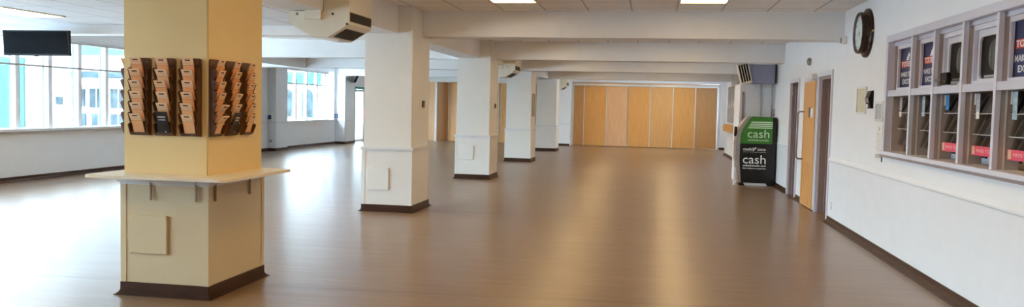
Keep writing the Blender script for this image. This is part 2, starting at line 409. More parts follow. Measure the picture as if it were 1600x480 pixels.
# ------------------------------------------------------------------ pillars
PLAB = ['nearest pillar, cream, with brochure racks and a wraparound shelf', 'second pillar of the row, with an access panel and a small switch plate',
        'third pillar of the row, between the second pillar and the ceiling heater', 'fourth pillar, with a framed board on its right face',
        'fifth pillar, last one standing free before the partition']
for i, y0 in enumerate(PF):
    y1 = y0+PD; pdm = M['pillar_dado' if i else 'cream_dado_shaded']
    p = thing('pillar', PLAB[i], 'pillar', ((PX0+PX1)/2, (y0+y1)/2, 0), 'row of pillars', 'structure')
    MB().box(PX0, y0, 0, PX1, y1, ZC if i else ZC, .006, 2).build('shaft', M['pillar' if i else 'cream'], p)
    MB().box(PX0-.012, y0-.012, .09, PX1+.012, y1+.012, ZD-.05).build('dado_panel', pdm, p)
    for xx, yy in ((PX0, y0), (PX1, y0), (PX0, y1), (PX1, y1)):
        sx = -1 if xx == PX0 else 1; sy = -1 if yy == y0 else 1
        b = MB()
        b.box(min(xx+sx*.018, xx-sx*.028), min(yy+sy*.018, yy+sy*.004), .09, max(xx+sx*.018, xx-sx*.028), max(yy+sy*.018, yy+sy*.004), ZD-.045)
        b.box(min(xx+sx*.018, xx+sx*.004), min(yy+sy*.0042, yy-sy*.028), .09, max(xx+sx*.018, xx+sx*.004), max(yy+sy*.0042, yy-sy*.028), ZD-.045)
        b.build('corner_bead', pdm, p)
    r = MB()
    for e, za, zb in ((.022, ZD-.055, ZD-.04), (.034, ZD-.04, ZD-.008), (.024, ZD-.008, ZD)):
        r.box(PX0-e, y0-e, za, PX1+e, y1+e, zb)
    r.build('dado_rail', M['rail'], p)
    s = MB()
    s.box(PX0-.022, y0-.022, 0, PX1+.022, y1+.022, .098, .004)
    for k in range(4):                                        # coved foot
        e = .022+.032*(1-k/4)**2; s.box(PX0-e, y0-e, .0, PX1+e, y1+e, .006+.010*k)
    s.build('skirting', M['skirt'], p)
    if i < 3:
        z0, z1 = ((.325, .618), (.31, .616), (.40, .692))[i]
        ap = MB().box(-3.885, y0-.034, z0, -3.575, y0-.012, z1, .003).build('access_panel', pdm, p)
        q = MB()
        for sx in (-3.868, -3.592):
            for sz in (z0+.017, z1-.017): q.cyl((sx, y0-.038, sz), (0, 1, 0), .006, .006, 10)
        q.build('screw', M['cream_metal'], ap)
# switch plates and framed board on right faces
for y, l in ((PF[1]+.54, 'small bronze switch plate on the right face of the second pillar'), (PF[2]+.54, 'small bronze switch plate on the right face of the third pillar')):
    t = thing('switch_plate', l, 'switch', (PX1, y, 1.46), 'pillar switch plates')
    MB().box(PX1, y-.045, 1.462, PX1+.022, y+.045, 1.56, .004).build('plate', M['bronze'], t)
    MB().box(PX1+.022, y-.014, 1.49, PX1+.032, y+.014, 1.53, .003).build('rocker', M['grey_plastic'], t)
t = thing('framed_board', 'tall narrow framed board on the right face of the fourth pillar', 'notice', (PX1, 22.62, 1.25))
f = MB()
for a in ((22.44, 1.25, 22.47, 1.88), (22.77, 1.25, 22.80, 1.88), (22.47, 1.25, 22.77, 1.28), (22.47, 1.85, 22.77, 1.88)): f.box(PX1, a[0], a[1], PX1+.03, a[2], a[3])
f.build('frame', M['grey_plastic'], t); MB().box(PX1, 22.47, 1.28, PX1+.012, 22.77, 1.85).build('sheet', M['cream_paper'], t)
# end pilaster dado
r = MB(); yb = YB-.55
r.box(-3.99, yb-.02, ZD-.05, -3.19, yb, ZD)
struct('trim_1', r, M['rail'], 'pale dado strip on the pier left of the folding partition', 'trim')

# shelf round the first pillar
t = thing('ledge_shelf', 'thin white ledge shelf wrapped round the nearest pillar below the brochures', 'shelf', (-3.6, 6., .9))
s = MB()
zz0, zz1 = .912, .934
def rshape(x0, y0, x1, y1, r, n=5):
    pts = []
    for cx, cy, a0 in ((x0+r, y0+r, PI), (x1-r, y0+r, 1.5*PI), (x1-r, y1-r, 0), (x0+r, y1-r, .5*PI)):
        for k in range(n+1): pts.append((cx+r*math.cos(a0+k*PI/2/n), cy+r*math.sin(a0+k*PI/2/n)))
    return pts
s.prism([(x, y, zz0) for x, y in rshape(-4.10, 5.38, -2.975, 6.50, .05)], (0, 0, zz1-zz0))
s.build('shelf_board', M['ledge'], t)
for (a, b) in (((-3.711, 5.632), 'f'), ((-3.337, 5.632), 'f')):
    x, y = a
    MB().box(x-.005, y-.016, .735, x+.005, y, .912).build('bracket', M['bracket'], t)
for y in (5.72, 6.26):
    x = PX1+.016
    MB().box(x, y-.005, .735, x+.016, y+.005, .912).build('bracket', M['bracket'], t)

# ------------------------------------------------------------------ brochure racks (built facing -Y at the origin, base at the foot of the backboard)
RW, RH, TS = .166, .58, .083
def make_rack():
    t = thing('brochure_rack', 'x', 'rack', (0, 0, 0), 'wooden brochure racks on the nearest pillar')
    pts = [(-RW/2, 0, 0), (RW/2, 0, 0)]
    for k in range(5): pts.append((RW/2-.02+.02*math.cos(k*PI/8), 0, RH-.02+.02*math.sin(k*PI/8)))
    for k in range(5): pts.append((-RW/2+.02-.02*math.sin(k*PI/8), 0, RH-.02+.02*math.cos(k*PI/8)))
    MB().prism(pts, (0, -.014, 0)).build('backboard', M['dkwood'], t)
    for sx in (-1, 1):
        prof = [(-.014, 0)]
        for i in range(6):
            z = .008+TS*i
            prof += [(-.034, z), (-.062, z+TS*.82), (-.050, z+TS*.98)]
        prof += [(-.014, RH-.07)]
        x = sx*(RW/2-.011)-.0045
        MB().prism([(x, y, z) for y, z in prof], (.009, 0, 0)).build('side_cheek', M['dkwood'], t)
    for i in range(6):
        z = .008+TS*i
        MB().prism([(-RW/2+.017, -.0142, z), (-RW/2+.017, -.035, z), (-RW/2+.017, -.037, z+.014), (-RW/2+.017, -.0345, z+.014), (-RW/2+.017, -.032, z+.005), (-RW/2+.017, -.0142, z+.005)], (RW-.034, 0, 0)).build('pocket_ledge', M['dkwood'], t)
    MB().cyl((RW/2-.03, -.014, RH-.03), (0, -1, 0), .004, .003, 8).build('screw', M['brass'], t)
    return t
SW = .088
def make_slip(m, mark=True, curl=.5, th=.007, name='betting_slips', h=.150):
    t = thing(name, 'x', 'slips', (0, 0, 0), 'slips in the brochure racks')
    path = []
    for k in range(8):
        u = k/7
        path.append((-SW/2, -.001-.044*u-curl*.024*u**3, h*u-curl*.010*u**3))
    MB().sheet(path, (SW, 0, 0), th).build('slip_stack', m, t, smooth=True)
    if mark:
        k = 6; a = Vector(path[6]); b = Vector(path[7])
        n = (b-a).normalized().cross(Vector((1, 0, 0))).normalized()
        for s_ in (1,):
            c0 = a+(b-a)*.05; c1 = a+(b-a)*.50
            off = (n if n.y < 0 else -n)*.0004
            q = [c0+Vector((.024, 0, 0))+off, c0+Vector((.066, 0, 0))+off, c1+Vector((.066, 0, 0))+off, c1+Vector((.024, 0, 0))+off]
            MB().prism(q, off.normalized()*.0005).build('print_mark', M['slip_mark'], t)
    return t
rack0 = make_rack(); first_rack = [True]
variants = [make_slip(M['slip'], True, .35), make_slip(M['slip2'], True, .75), make_slip(M['slip'], True, .55, .009), make_slip(M['slip2'], True, 1.5, .008)]
vused = [False]*4
ORD = ['lowest', 'second lowest', 'third lowest', 'third highest', 'second highest', 'topmost']
racks = [((-3.80, 5.65), 0, 'left rack on the nearest pillar front', 'left'), ((-3.597, 5.65), 0, 'middle rack on the nearest pillar front', 'middle'),
         ((-3.389, 5.65), 0, 'right rack on the nearest pillar front', 'right'),
         ((PX1, 5.742), PI/2, 'first rack on the nearest pillar right face', 'first side'), ((PX1, 5.975), PI/2, 'middle rack on the nearest pillar right face', 'middle side'),
         ((PX1, 6.215), PI/2, 'farthest rack on the nearest pillar right face', 'far side'), ((PX0, 5.772), -PI/2, 'lone rack on the nearest pillar left face', 'hidden side')]
LEAF = None
for ri, ((x, y), rz, desc, short) in enumerate(racks):
    t = rack0 if ri == 0 else dup(rack0)
    t.location = (x, y, 1.225); t.rotation_euler = (0, 0, rz)
    t['label'] = 'dark wooden brochure rack, '+desc
    for i in range(6):
        if ri in (1, 4) and i == 0:
            continue
        v = 3 if (ri == 3 and i in (0, 1)) else 1 if i in (0, 1) else random.choice((0, 2, 0, 2, 1))
        if not vused[v]: o = variants[v]; vused[v] = True
        else: o = dup(variants[v])
        jx = random.uniform(-.008, .008)
        off = Matrix.Rotation(rz, 4, 'Z') @ Vector((jx, -.0245, .0172+TS*i))
        o.location = Vector((x, y, 1.225))+off
        o.rotation_euler = (0, 0, rz)
        o.rotation_euler.rotate_axis('Y', random.uniform(-.05, .05))
        o['label'] = 'peach slips, %s pocket of the %s' % (ORD[i], desc)
        o['category'] = 'slips'
for k in (0, 1, 2, 3):
    if not vused[k]: 
        for c in list(variants[k].children): D.objects.remove(c)
        D.objects.remove(variants[k])
def make_leaflet():
    t = thing('leaflet', 'x', 'leaflet', (0, 0, 0), 'black leaflets in the brochure racks')
    path = [(-.046, -.002-.052*k/5, .165*k/5) for k in range(6)]
    MB().sheet(path, (.094, 0, 0), .006).build('cover', M['leaflet'], t)
    d = Vector((0, -.052, .165)).normalized(); n = Vector((1, 0, 0)).cross(d)
    n = n if n.y < 0 else -n
    def strip(x0, x1, u0, u1, m, nm):
        a = Vector((0, -.002, 0))+n*.0005
        q = [a+Vector((x0, 0, 0))+d*u0, a+Vector((x1, 0, 0))+d*u0, a+Vector((x1, 0, 0))+d*u1, a+Vector((x0, 0, 0))+d*u1]
        MB().prism(q, n*.0006).build(nm, m, t)
    strip(-.030, .030, .128, .136, M['white_print'], 'title_line'); strip(-.028, .030, .105, .116, M['grey_paper'], 'title_line')
    strip(-.025, .022, .030, .075, M['grille'], 'picture'); strip(.012, .02, .012, .020, M['white_print'], 'title_line')
    return t
lf = make_leaflet()
for ri in (1, 4):
    (x, y), rz, desc, _ = racks[ri]
    o = lf if ri == 1 else dup(lf)
    off = Matrix.Rotation(rz, 4, 'Z') @ Vector((.0, -.0245, .0145))
    o.location = Vector((x, y, 1.225))+off; o.rotation_euler = (0, 0, rz)
    o['label'] = 'black leaflet, lowest pocket of the '+desc

# ------------------------------------------------------------------ ceiling heaters between the pillars
HLAB = ['large cream ceiling heater with dark grilles beside the nearest pillar', 'cream ceiling heater with dark grilles between third and fourth pillars', 'small far cream ceiling heater near the end wall pier']
def make_heater():
    y0, y1 = 8.3, 9.0
    t = thing('ceiling_heater', HLAB[0], 'heater', (-3.5, 8.65, 2.17), 'ceiling heaters along the pillar row')
    prof = [(-3.86, 2.47), (-3.86, 2.345), (-3.575, 2.192), (-3.42, 2.192), (-3.18, 2.335), (-3.18, 2.47)]
    MB().prism([(x, y0, z) for x, z in prof], (0, y1-y0, 0)).build('housing', M['cream_metal'], t)
    MB().box(-3.475, y0+.02, 2.47, -3.18, y1, 2.84, .003).build('duct_box', M['cream_metal'], t)
    # lower sloping grille
    a = Vector((-3.42, 0, 2.192)); b = Vector((-3.18, 0, 2.335)); d = (b-a); n = Vector((d.z, 0, -d.x)).normalized()
    def grille(p0, p1, n, ya, yb, nm):
        g = MB(); p0 = p0+n*.002; p1 = p1+n*.002
        g.prism([(p0.x, ya, p0.z), (p1.x, ya, p1.z), (p1.x, yb, p1.z), (p0.x, yb, p0.z)], n*.003)
        go = g.build('grille', M['grille'], t)
        s = MB()
        for k in range(1, 6):
            q = p0+(p1-p0)*(k/6)+n*.003
            s.prism([(q.x-.003, ya, q.z-.003), (q.x+.003, ya, q.z+.003), (q.x+.003, yb, q.z+.003), (q.x-.003, yb, q.z-.003)], n*.004)
        s.build('slat', M['black'], go)
    grille(a+d*.12, a+d*.72, n, y0+.10, y1-.04, 'grille')
    grille(Vector((-3.18, 0, 2.365)), Vector((-3.18, 0, 2.462)), Vector((1, 0, 0)), y0+.03, y1-.02, 'grille')
    MB().box(-3.66, y0-.05, 2.38, -3.475, y0, 2.478, .003).build('junction_box', M['cream_metal'], t)
    q = MB()
    for x, z in ((-3.76, 2.44), (-3.36, 2.44), (-3.20, 2.335)): q.cyl((x, y0-.004, z), (0, 1, 0), .014, .005, 10)
    q.build('fixing', M['bronze'], t)
    return t
h0 = make_heater()
for i, dy in enumerate((0, 10.68, 22.5)):
    o = h0 if i == 0 else dup(h0)
    o.location = h0.location+Vector((0, dy, 0)) if i else h0.location
    o['label'] = HLAB[i]

# ------------------------------------------------------------------ ceiling lights
def make_light(lx, ly):
    t = thing('ceiling_light', 'x', 'light', (0, 0, 0), 'lit ceiling panels')
    f = MB()
    f.box(-lx/2, -ly/2, -.012, lx/2, -ly/2+.02, .0).box(-lx/2, ly/2-.02, -.012, lx/2, ly/2, 0).box(-lx/2, -ly/2+.02, -.012, -lx/2+.02, ly/2-.02, 0).box(lx/2-.02, -ly/2+.02, -.012, lx/2, ly/2-.02, 0)
    f.build('trim', M['lamp_rim'], t)
    MB().box(-lx/2+.02, -ly/2+.02, -.009, lx/2-.02, ly/2-.02, -.002).build('diffuser', M['lamp'], t)
    return t
l0 = make_light(.585, .585); used = False
bayn = ['first', 'second', 'third', 'fourth', 'fifth']
for bi, ys in enumerate(((1.2, 3.4, 5.7, 7.9, 10.23), (13.2, 15.6), (18.6, 20.6), (23.6, 26.3), (29.4, 31.6))):  # rows either side of the nearest pillar and second far-bay rows added for brightness
    for xi, x in enumerate((-1.778, .587)):
        for yi, y in enumerate(ys):
            o = l0 if not used else dup(l0); used = True
            o.location = (x, y, ZC)
            o['label'] = 'square lit ceiling panel %s, %s' % (('near the pillars', 'near the right wall')[xi],
                         {10.23: 'before the first beam', 5.7: 'level with the nearest pillar', 1.2: 'nearest the camera', 3.4: 'added short of the nearest pillar', 7.9: 'added past the nearest pillar', 13.2: 'added past the first beam', 15.6: 'before the second beam', 18.6: 'added past the second beam', 20.6: 'before the third beam', 23.6: 'added past the third beam', 26.3: 'before the last beam', 29.4: 'added past the last beam', 31.6: 'before the partition'}[y])
o = dup(l0); o.location = (XR+.95, 6.6, ZC-.02); o['label'] = 'added ceiling panel lighting the back office behind the serving windows'  # unseen lamp added so the contents behind the glass show up
l1 = make_light(.585, 1.15)
for i, (x, y, l) in enumerate(((-8.42, 9.78, 'long lit ceiling panel in the window aisle above the hanging television'), (-5.56, 9.9, 'long lit ceiling panel in the window aisle, mostly behind the nearest pillar'),
                               (-5.56, 3.6, 'long lit ceiling panel in the window aisle nearer the camera'))):
    o = l1 if i == 0 else dup(l1)
    o.location = (x, y, ZLOW); o['label'] = l

# ------------------------------------------------------------------ left wall windows
def window(name, xw, y0, y1, z0, z1, ztr, edges, label, gl=.12):
    """glazing in the plane x=xw: mullion centres in edges"""
    t = thing(name, label, 'window', (xw, (y0+y1)/2, z0), None, 'structure')
    f = MB()
    f.box(xw-.05, y0, z0, xw+.05, y1, z0+.035).box(xw-.05, y0, z1-.05, xw+.05, y1, z1)
    f.box(xw-.05, y0, z0, xw+.05, y0+.05, z1).box(xw-.05, y1-.05, z0, xw+.05, y1, z1)
    f.build('frame', M['upvc'], t)
    for e in edges:
        MB().box(xw-.03, e-.045, z0+.035, xw+.055, e+.045, z1-.05).build('mullion', M['upvc'], t)
        MB().box(xw-.085, e-.03, z0+.035, xw-.03, e+.03, z1-.05).build('outer_mullion', M['teal'], t)
        MB().box(xw-.02, e+.045, z0+.035, xw+.05, e+.058, z1-.05).build('gasket', M['gasket'], t)
    MB().box(xw-.02, y0+.05, ztr-.016, xw+.06, y1-.05, ztr+.016).build('transom', M['grey_plastic'], t)
    MB().box(xw-.02, y0+.05, z1-.075, xw+.056, y1-.05, z1-.05).build('head_bead', M['grey_plastic'], t)
    ed = [y0]+list(edges)+[y1]
    for a, b in zip(ed, ed[1:]):
        MB().box(xw-.012, a+.03, z0+.03, xw-.006, b-.03, z1-.05).build('pane', M['win_glass'], t)
    return t
ed1 = [12.70+.795*k for k in range(-19, 11)]
window('window_1', -10.98, WY0, WY1, .90, 2.585, 2.045, ed1, 'long strip of white and teal framed windows along the left wall')
window('window_2', -11.55, 24.5, 28.1, .87, 2.60, 2.10, [25.35, 26.22, 27.05, 27.78], 'far window on the left between the two pilasters')
struct('window_sill', MB().box(XL-.02, WY0, .872, XL+.10, WY1, .925, .008), M['rail'], 'long white sill under the left windows', 'sill')
s = MB(); s.box(XL2-.02, 24.2, .845, XL2+.06, 28.6, .89)
struct('window_sill_far', s, M['rail'], 'white sill under the far window on the left', 'sill')
s = MB().box(XL-.02, WY0, 2.565, XL+.035, WY1, 2.63)
struct('trim_2', s, M['rail'], 'white head trim over the left windows', 'trim')
window('window_3_added', 3.40, 29.6, 31.5, 1.1, 2.4, 2.05, [30.2, 30.85], 'added unseen window in the alcove right of the folding partition')  # hidden window, added to let more daylight into the far end
# glazed green door
t = thing('door_1', 'green framed glazed exit door in the far left corner', 'door', (-11.2, 31, 0), None, 'structure')
f = MB()
f.box(-11.28, 29.78, 0, -11.14, 29.88, 2.14).box(-11.28, 32.1, 0, -11.14, 32.2, 2.14).box(-11.28, 29.78, 2.05, -11.14, 32.2, 2.14).box(-11.26, 30.95, 0, -11.16, 31.05, 2.05)
f.build('door_frame', M['teal_door'], t)
for a, b in ((29.88, 30.95), (31.05, 32.1)):
    l = MB(); l.box(-11.24, a+.01, .01, -11.19, a+.09, 2.04).box(-11.24, b-.09, .01, -11.19, b-.01, 2.04).box(-11.24, a+.09, .01, -11.19, b-.09, .12).box(-11.24, a+.09, 1.95, -11.19, b-.09, 2.04)
    lo = l.build('door_leaf', M['upvc'], t)
    MB().box(-11.218, a+.09, .12, -11.212, b-.09, 1.95).build('pane', M['win_glass'], lo)
    MB().tube([(-11.15, b-.13, .9), (-11.15, b-.13, 1.3)], .014).build('pull_handle', M['ext_red'], lo)

# ------------------------------------------------------------------ skirtings and dado rails
def skirt(name, pts, label, h=.085):
    """coved skirting following wall-foot segments: (x0,y0,x1,y1, nx, ny) with the normal into the room"""
    b = MB()
    for x0, y0, x1, y1, nx, ny in pts:
        prof = [(0, 0), (.075, 0), (.05, .008), (.03, .02), (.016, .042), (.012, h-.004), (.008, h), (0, h)]
        b.prism([(x0+nx*u, y0+ny*u, z) for u, z in prof], (x1-x0, y1-y0, 0))
    return struct(name, b, M['skirt'], label, 'skirting')
skirt('baseboard_right', [(XR, YFRONT, XR, 11.98, -1, 0)], 'brown coved skirting along the near right wall')
skirt('baseboard_right_far', [(XR2, 13.17, XR2, 13.25, -1, 0), (XR2, 14.32, XR2, 14.98, -1, 0), (XR2, 15.92, XR2, 17.9, -1, 0), (XR2, 19.1, XR2, 29.4, -1, 0)], 'brown skirting between the doorways on the right wall')
skirt('baseboard_left', [(XL, YFRONT, XL, 21.7, 1, 0), (XL2, 21.75, XL2, 23.3, 1, 0), (XL2, 23.3, -11.22, 23.3, 0, -1), (-11.22, 23.3, -11.22, 24.12, 1, 0), (XL2, 24.12, XL2, 28.62, 1, 0), (XL2, 28.62, -11.08, 28.62, 0, -1), (-11.08, 28.62, -11.08, 29.62, 1, 0)], 'brown skirting along the left wall and pilasters')
skirt('baseboard_back', [(-3.98, YB-.55, -3.2, YB-.55, 0, -1), (2.64, YB, 3.3, YB, 0, -1), (-11.2, YB, -9.5, YB, 0, -1)], 'brown skirting on the end wall piers')
d = MB()
d.prism([(XR, 0, .842), (XR-.014, 0, .842), (XR-.022, 0, .855), (XR-.022, 0, .868), (XR-.008, 0, .898), (XR, 0, .908)], (0, 11.98, 0))
bm_shift = d.bm
for v in bm_shift.verts: pass
d.box(XR-.010, YFRONT, .842, XR, 0, .905)
d.box(XR-.006, YFRONT, .085, XR, 11.98, .842)
struct('trim_3', d, M['dado'], 'pale dado rail and board along the near right wall', 'trim')
d = MB()
for a, b in ((13.1, 13.25), (14.30, 14.98), (15.92, 17.9), (19.1, 24.6), (28.55, 29.4)):
    d.box(XR2-.018, a, .84, XR2, b, .90).box(XR2-.006, a, .085, XR2, b, .84)
struct('trim_4', d, M['dado'], 'pale dado rail between the doorways on the right wall', 'trim')
d = MB()
d.box(XL2, 21.8, .84, XL2+.02, 23.3, .88).box(XL2, 23.28, .84, -11.20, 23.3, .88).box(-11.22, 23.28, .84, -11.20, 24.14, .88)
d.box(XL2, 28.60, .84, -11.06, 28.62, .88).box(-11.08, 28.6, .84, -11.06, 29.64, .88)
struct('trim_5', d, M['rail'], 'thin dado strip on the left pilasters', 'trim')
d = MB().box(2.66, YB-.02, .85, 3.3, YB, .90)
struct('trim_6', d, M['rail'], 'thin dado strip on the end wall right of the partition', 'trim')

# ------------------------------------------------------------------ right wall doors
t = thing('door_2', 'mauve-lined open doorway nearest the cash machine', 'door', (XR2, 15.43, 0), None, 'structure')
f = MB(); f.box(XR2-.03, 15.83, 0, XR2+.20, 15.90, 2.12).box(XR2-.03, 14.97, 0, XR2+.20, 15.03, 2.12).box(XR2-.03, 15.03, 2.05, XR2+.2, 15.83, 2.12)
f.build('architrave', M['lilac_panel'], t)
l = MB(); l.box(XR2, 15.76, 0, XR2+.2, 15.828, 2.048).box(XR2+.05, 15.72, 0, XR2+.09, 15.76, 2.048)
l.build('jamb_lining', M['mauve'], t)
lf = MB().box(XR2+.20, 15.08, .01, XR2+.245, 15.76, 2.04).build('door_leaf', M['mauve'], t)
MB().tube([(XR2+.14, 15.16, 1.0), (XR2+.16, 15.16, 1.0), (XR2+.16, 15.28, 1.0)], .009).build('door_handle', M['steel'], lf)

t = thing('door_3', 'honey wood door with long steel pull handle in the right wall', 'door', (XR2, 13.78, 0), None, 'structure')
f = MB(); f.box(XR2-.045, 14.25, 0, XR2+.2, 14.30, 2.08).box(XR2-.045, 13.25, 0, XR2+.2, 13.30, 2.08).box(XR2-.045, 13.30, 2.02, XR2+.2, 14.25, 2.08)
f.build('architrave', M['lilac_panel'], t)
lf = MB().box(XR2-.06, 13.305, .012, XR2-.012, 14.245, 2.012, .003).build('door_leaf', M['oak2'], t)
g = MB()
for k in range(6): g.box(XR2-.0625, 13.40+.14*k, .05, XR2-.06, 13.415+.14*k, .72)
g.build('groove', M['oak_d'], lf)
MB().tube([(XR2-.06, 14.16, 1.53), (XR2-.13, 14.16, 1.53), (XR2-.16, 14.16, 1.50), (XR2-.16, 14.16, .78), (XR2-.13, 14.16, .75), (XR2-.06, 14.16, .75)], .013, 12).build('pull_handle', M['dark_steel'], lf, smooth=True)
pl = MB().box(XR2-.070, 13.40, 1.44, XR2-.06, 13.58, 1.585, .003).build('push_plate', M['white_plastic'], lf)
MB().box(XR2-.085, 13.59, 1.44, XR2-.06, 13.66, 1.60, .006).build('lock', M['bronze'], lf)
MB().box(XR2-.12, 13.30, 2.03, XR2-.045, 13.50, 2.12, .006).build('door_closer', M['alu'], t)

t = thing('door_4', 'mauve-lined doorway with wooden door set back, nearest the serving windows', 'door', (XR2, 12.68, 0), None, 'structure')
f = MB(); f.box(XR2-.05, 13.10, 0, XR2+.2, 13.16, 2.13).box(XR2-.05, 12.19, 0, XR2+.2, 12.25, 2.13).box(XR2-.05, 12.25, 2.06, XR2+.2, 13.10, 2.13)
f.build('architrave', M['lilac_panel'], t)
l = MB(); l.box(XR2-.01, 13.04, 0, XR2+.2, 13.098, 2.058).box(XR2+.08, 13.0, 0, XR2+.12, 13.04, 2.058).box(XR2-.01, 12.25, 2.02, XR2+.2, 13.04, 2.058)
l.build('jamb_lining', M['mauve'], t)
lf = MB().box(XR2+.16, 12.27, .01, XR2+.2, 12.99, 2.02).build('door_leaf', M['oak_d'], t)
MB().tube([(XR2+.16, 12.36, 1.0), (XR2+.13, 12.36, 1.0), (XR2+.13, 12.48, 1.0)], .009).build('door_handle', M['steel'], lf)

# small wall fittings on the right
t = thing('wall_mounted_alarm', 'small grey alarm sounder high above the wooden door', 'alarm', (XR2, 14.1, 2.3))
MB().cyl((XR2, 14.1, 2.35), (-1, 0, 0), .062, .05, 24, bev=.006).build('body', M['grey_plastic'], t)
MB().cyl((XR2-.05, 14.1, 2.35), (-1, 0, 0), .03, .012, 20).build('grille', M['silver'], t)
t = thing('wall_mounted_sensor', 'small white sensor box on the right wall below the first cross beam', 'sensor', (XR, 11.33, 2.41))
MB().box(XR-.06, 11.26, 2.415, XR, 11.40, 2.52, .010, 2).build('housing', M['white_plastic'], t)
MB().cyl((XR-.06, 11.33, 2.465), (-1, 0, 0), .038, .012, 20).build('lens', M['grey_plastic'], t)
t = thing('wall_socket', 'small steel switch at the corner of the right wall near the floor', 'socket', (XR, 11.75, .2))
MB().box(XR-.012, 11.70, .20, XR-.006, 11.78, .30, .003).build('plate', M['steel'], t)
MB().box(XR-.018, 11.725, .235, XR-.012, 11.755, .265).build('rocker', M['white_plastic'], t)

# clock
cy, cz = 10.25, 2.46
t = thing('wall_clock', 'large round dark wooden wall clock with a white face', 'clock', (XR, cy, cz-.29))
MB().lathe((XR, cy, cz), (-1, 0, 0), [(0, 0), (.288, 0), (.29, .012), (.282, .03), (.25, .045), (.245, .07), (.235, .085)], 56).build('case', M['clock_wood'], t, smooth=True)
MB().lathe((XR, cy, cz), (-1, 0, 0), [(.205, .086), (.243, .082), (.246, .096), (.238, .112), (.222, .116), (.212, .104), (.205, .086)], 56).build('rim', M['clock_wood'], t, smooth=True)
MB().cyl((XR-.07, cy, cz), (-1, 0, 0), .225, .02, 56).build('dial', M['clock_face'], t)
q = MB()
for k in range(12):
    a = k*PI/6; r0, r1, hw = .165, .195, .006
    dy, dz = math.sin(a), math.cos(a)
    q.prism([(XR-.0905, cy+dy*r0+dz*hw, cz+dz*r0-dy*hw), (XR-.0905, cy+dy*r1+dz*hw, cz+dz*r1-dy*hw), (XR-.0905, cy+dy*r1-dz*hw, cz+dz*r1+dy*hw), (XR-.0905, cy+dy*r0-dz*hw, cz+dz*r0+dy*hw)], (-.001, 0, 0))
q.build('hour_marks', M['black'], t)
for L_, a, nm in ((.10, 1.9, 'hour_hand'), (.155, -2.4, 'minute_hand')):
    dy, dz = math.sin(a), math.cos(a); hw = .005
    MB().prism([(XR-.093, cy+dz*hw-dy*.02, cz-dy*hw-dz*.02), (XR-.093, cy+dy*L_, cz+dz*L_), (XR-.093, cy-dz*hw-dy*.02, cz+dy*hw-dz*.02)], (-.002, 0, 0)).build(nm, M['black'], t)
pf = []
for k in range(9):
    u = k/8*PI/2; pf.append((.222*math.sin(PI/2-u), .108+.028*math.sin(u)))
MB().lathe((XR, cy, cz), (-1, 0, 0), pf, 48).build('glass', M['win_glass'], t, smooth=True)
MB().cyl((XR-.02, cy-.29, cz), (0, -1, 0), .012, .02, 12).build('catch', M['brass'], t)

# framed notices
def notice(name, y0, y1, z0, z1, pm, label, fm, fw=.022, pr=.022, lines=0):
    t = thing(name, label, 'notice', (XR, (y0+y1)/2, z0), 'notices on the right wall')
    f = MB().box(XR-pr, y0, z0, XR, y0+fw, z1).box(XR-pr, y1-fw, z0, XR, y1, z1).box(XR-pr, y0+fw, z0, XR, y1-fw, z0+fw).box(XR-pr, y0+fw, z1-fw, XR, y1-fw, z1)
    f.build('frame', fm, t)
    s = MB().box(XR-pr*.5, y0+fw, z0+fw, XR, y1-fw, z1-fw).build('sheet', pm, t)
    if lines:
        q = MB()
        for k in range(lines):
            zz = z1-fw-.05-(z1-z0-2*fw-.08)*k/lines
            q.box(XR-pr*.5-.001, y0+fw+.04, zz-.006, XR-pr*.5, y1-fw-.04-.05*(k % 3 == 2), zz)
        q.build('print_lines', M['grey_ink'], s)
    return t
notice('framed_notice', 10.13, 10.56, 1.512, 1.832, M['cream_paper'], 'cream framed notice on the right wall below the clock', M['alu'], lines=8)
notice('framed_certificate', 9.39, 9.695, 1.43, 1.655, M['grey_paper'], 'small grey framed certificate beside the serving window frame', M['alu'], .03, lines=5)
t = thing('wall_mounted_notice', 'tall white paper notice with lines of print, below the small certificate', 'notice', (XR, 9.53, .99), 'notices on the right wall')
MB().box(XR-.006, 9.40, .995, XR, 9.655, 1.395).build('sheet', M['card'], t)
q = MB().box(XR-.008, 9.505, 1.33, XR-.006, 9.55, 1.37)
for k in range(9): q.box(XR-.007, 9.43, 1.295-.024*k, XR-.006, 9.63-.03*(k % 3), 1.302-.024*k)
q.build('print_lines', M['grey_ink'], t)
MB().box(XR-.0075, 9.40, 1.03, XR-.006, 9.655, 1.075).build('grey_band', M['grey_ink'], t)
MB().box(XR-.010, 9.390, .995, XR, 9.40, 1.395).build('edge_strip', M['gasket'], t)
t = thing('wall_mounted_leaflet_holder', 'black slanted leaflet holder fixed beside the cream framed notice', 'holder', (XR, 9.99, 1.57))
MB().prism([(XR, 9.85, 1.575), (XR-.03, 9.85, 1.575), (XR-.055, 9.85, 1.69), (XR-.025, 9.85, 1.775), (XR, 9.85, 1.78)], (0, .16, 0)).build('case', M['black'], t)
MB().prism([(XR-.046, 9.88, 1.64), (XR-.057, 9.88, 1.69), (XR-.054, 9.88, 1.692), (XR-.044, 9.88, 1.64)], (0, .10, 0)).build('leaflet_card', M['grey_plastic'], t)
MB().box(XR-.044, 9.93, 1.582, XR-.036, 10.0, 1.625).build('price_label', M['card'], t)

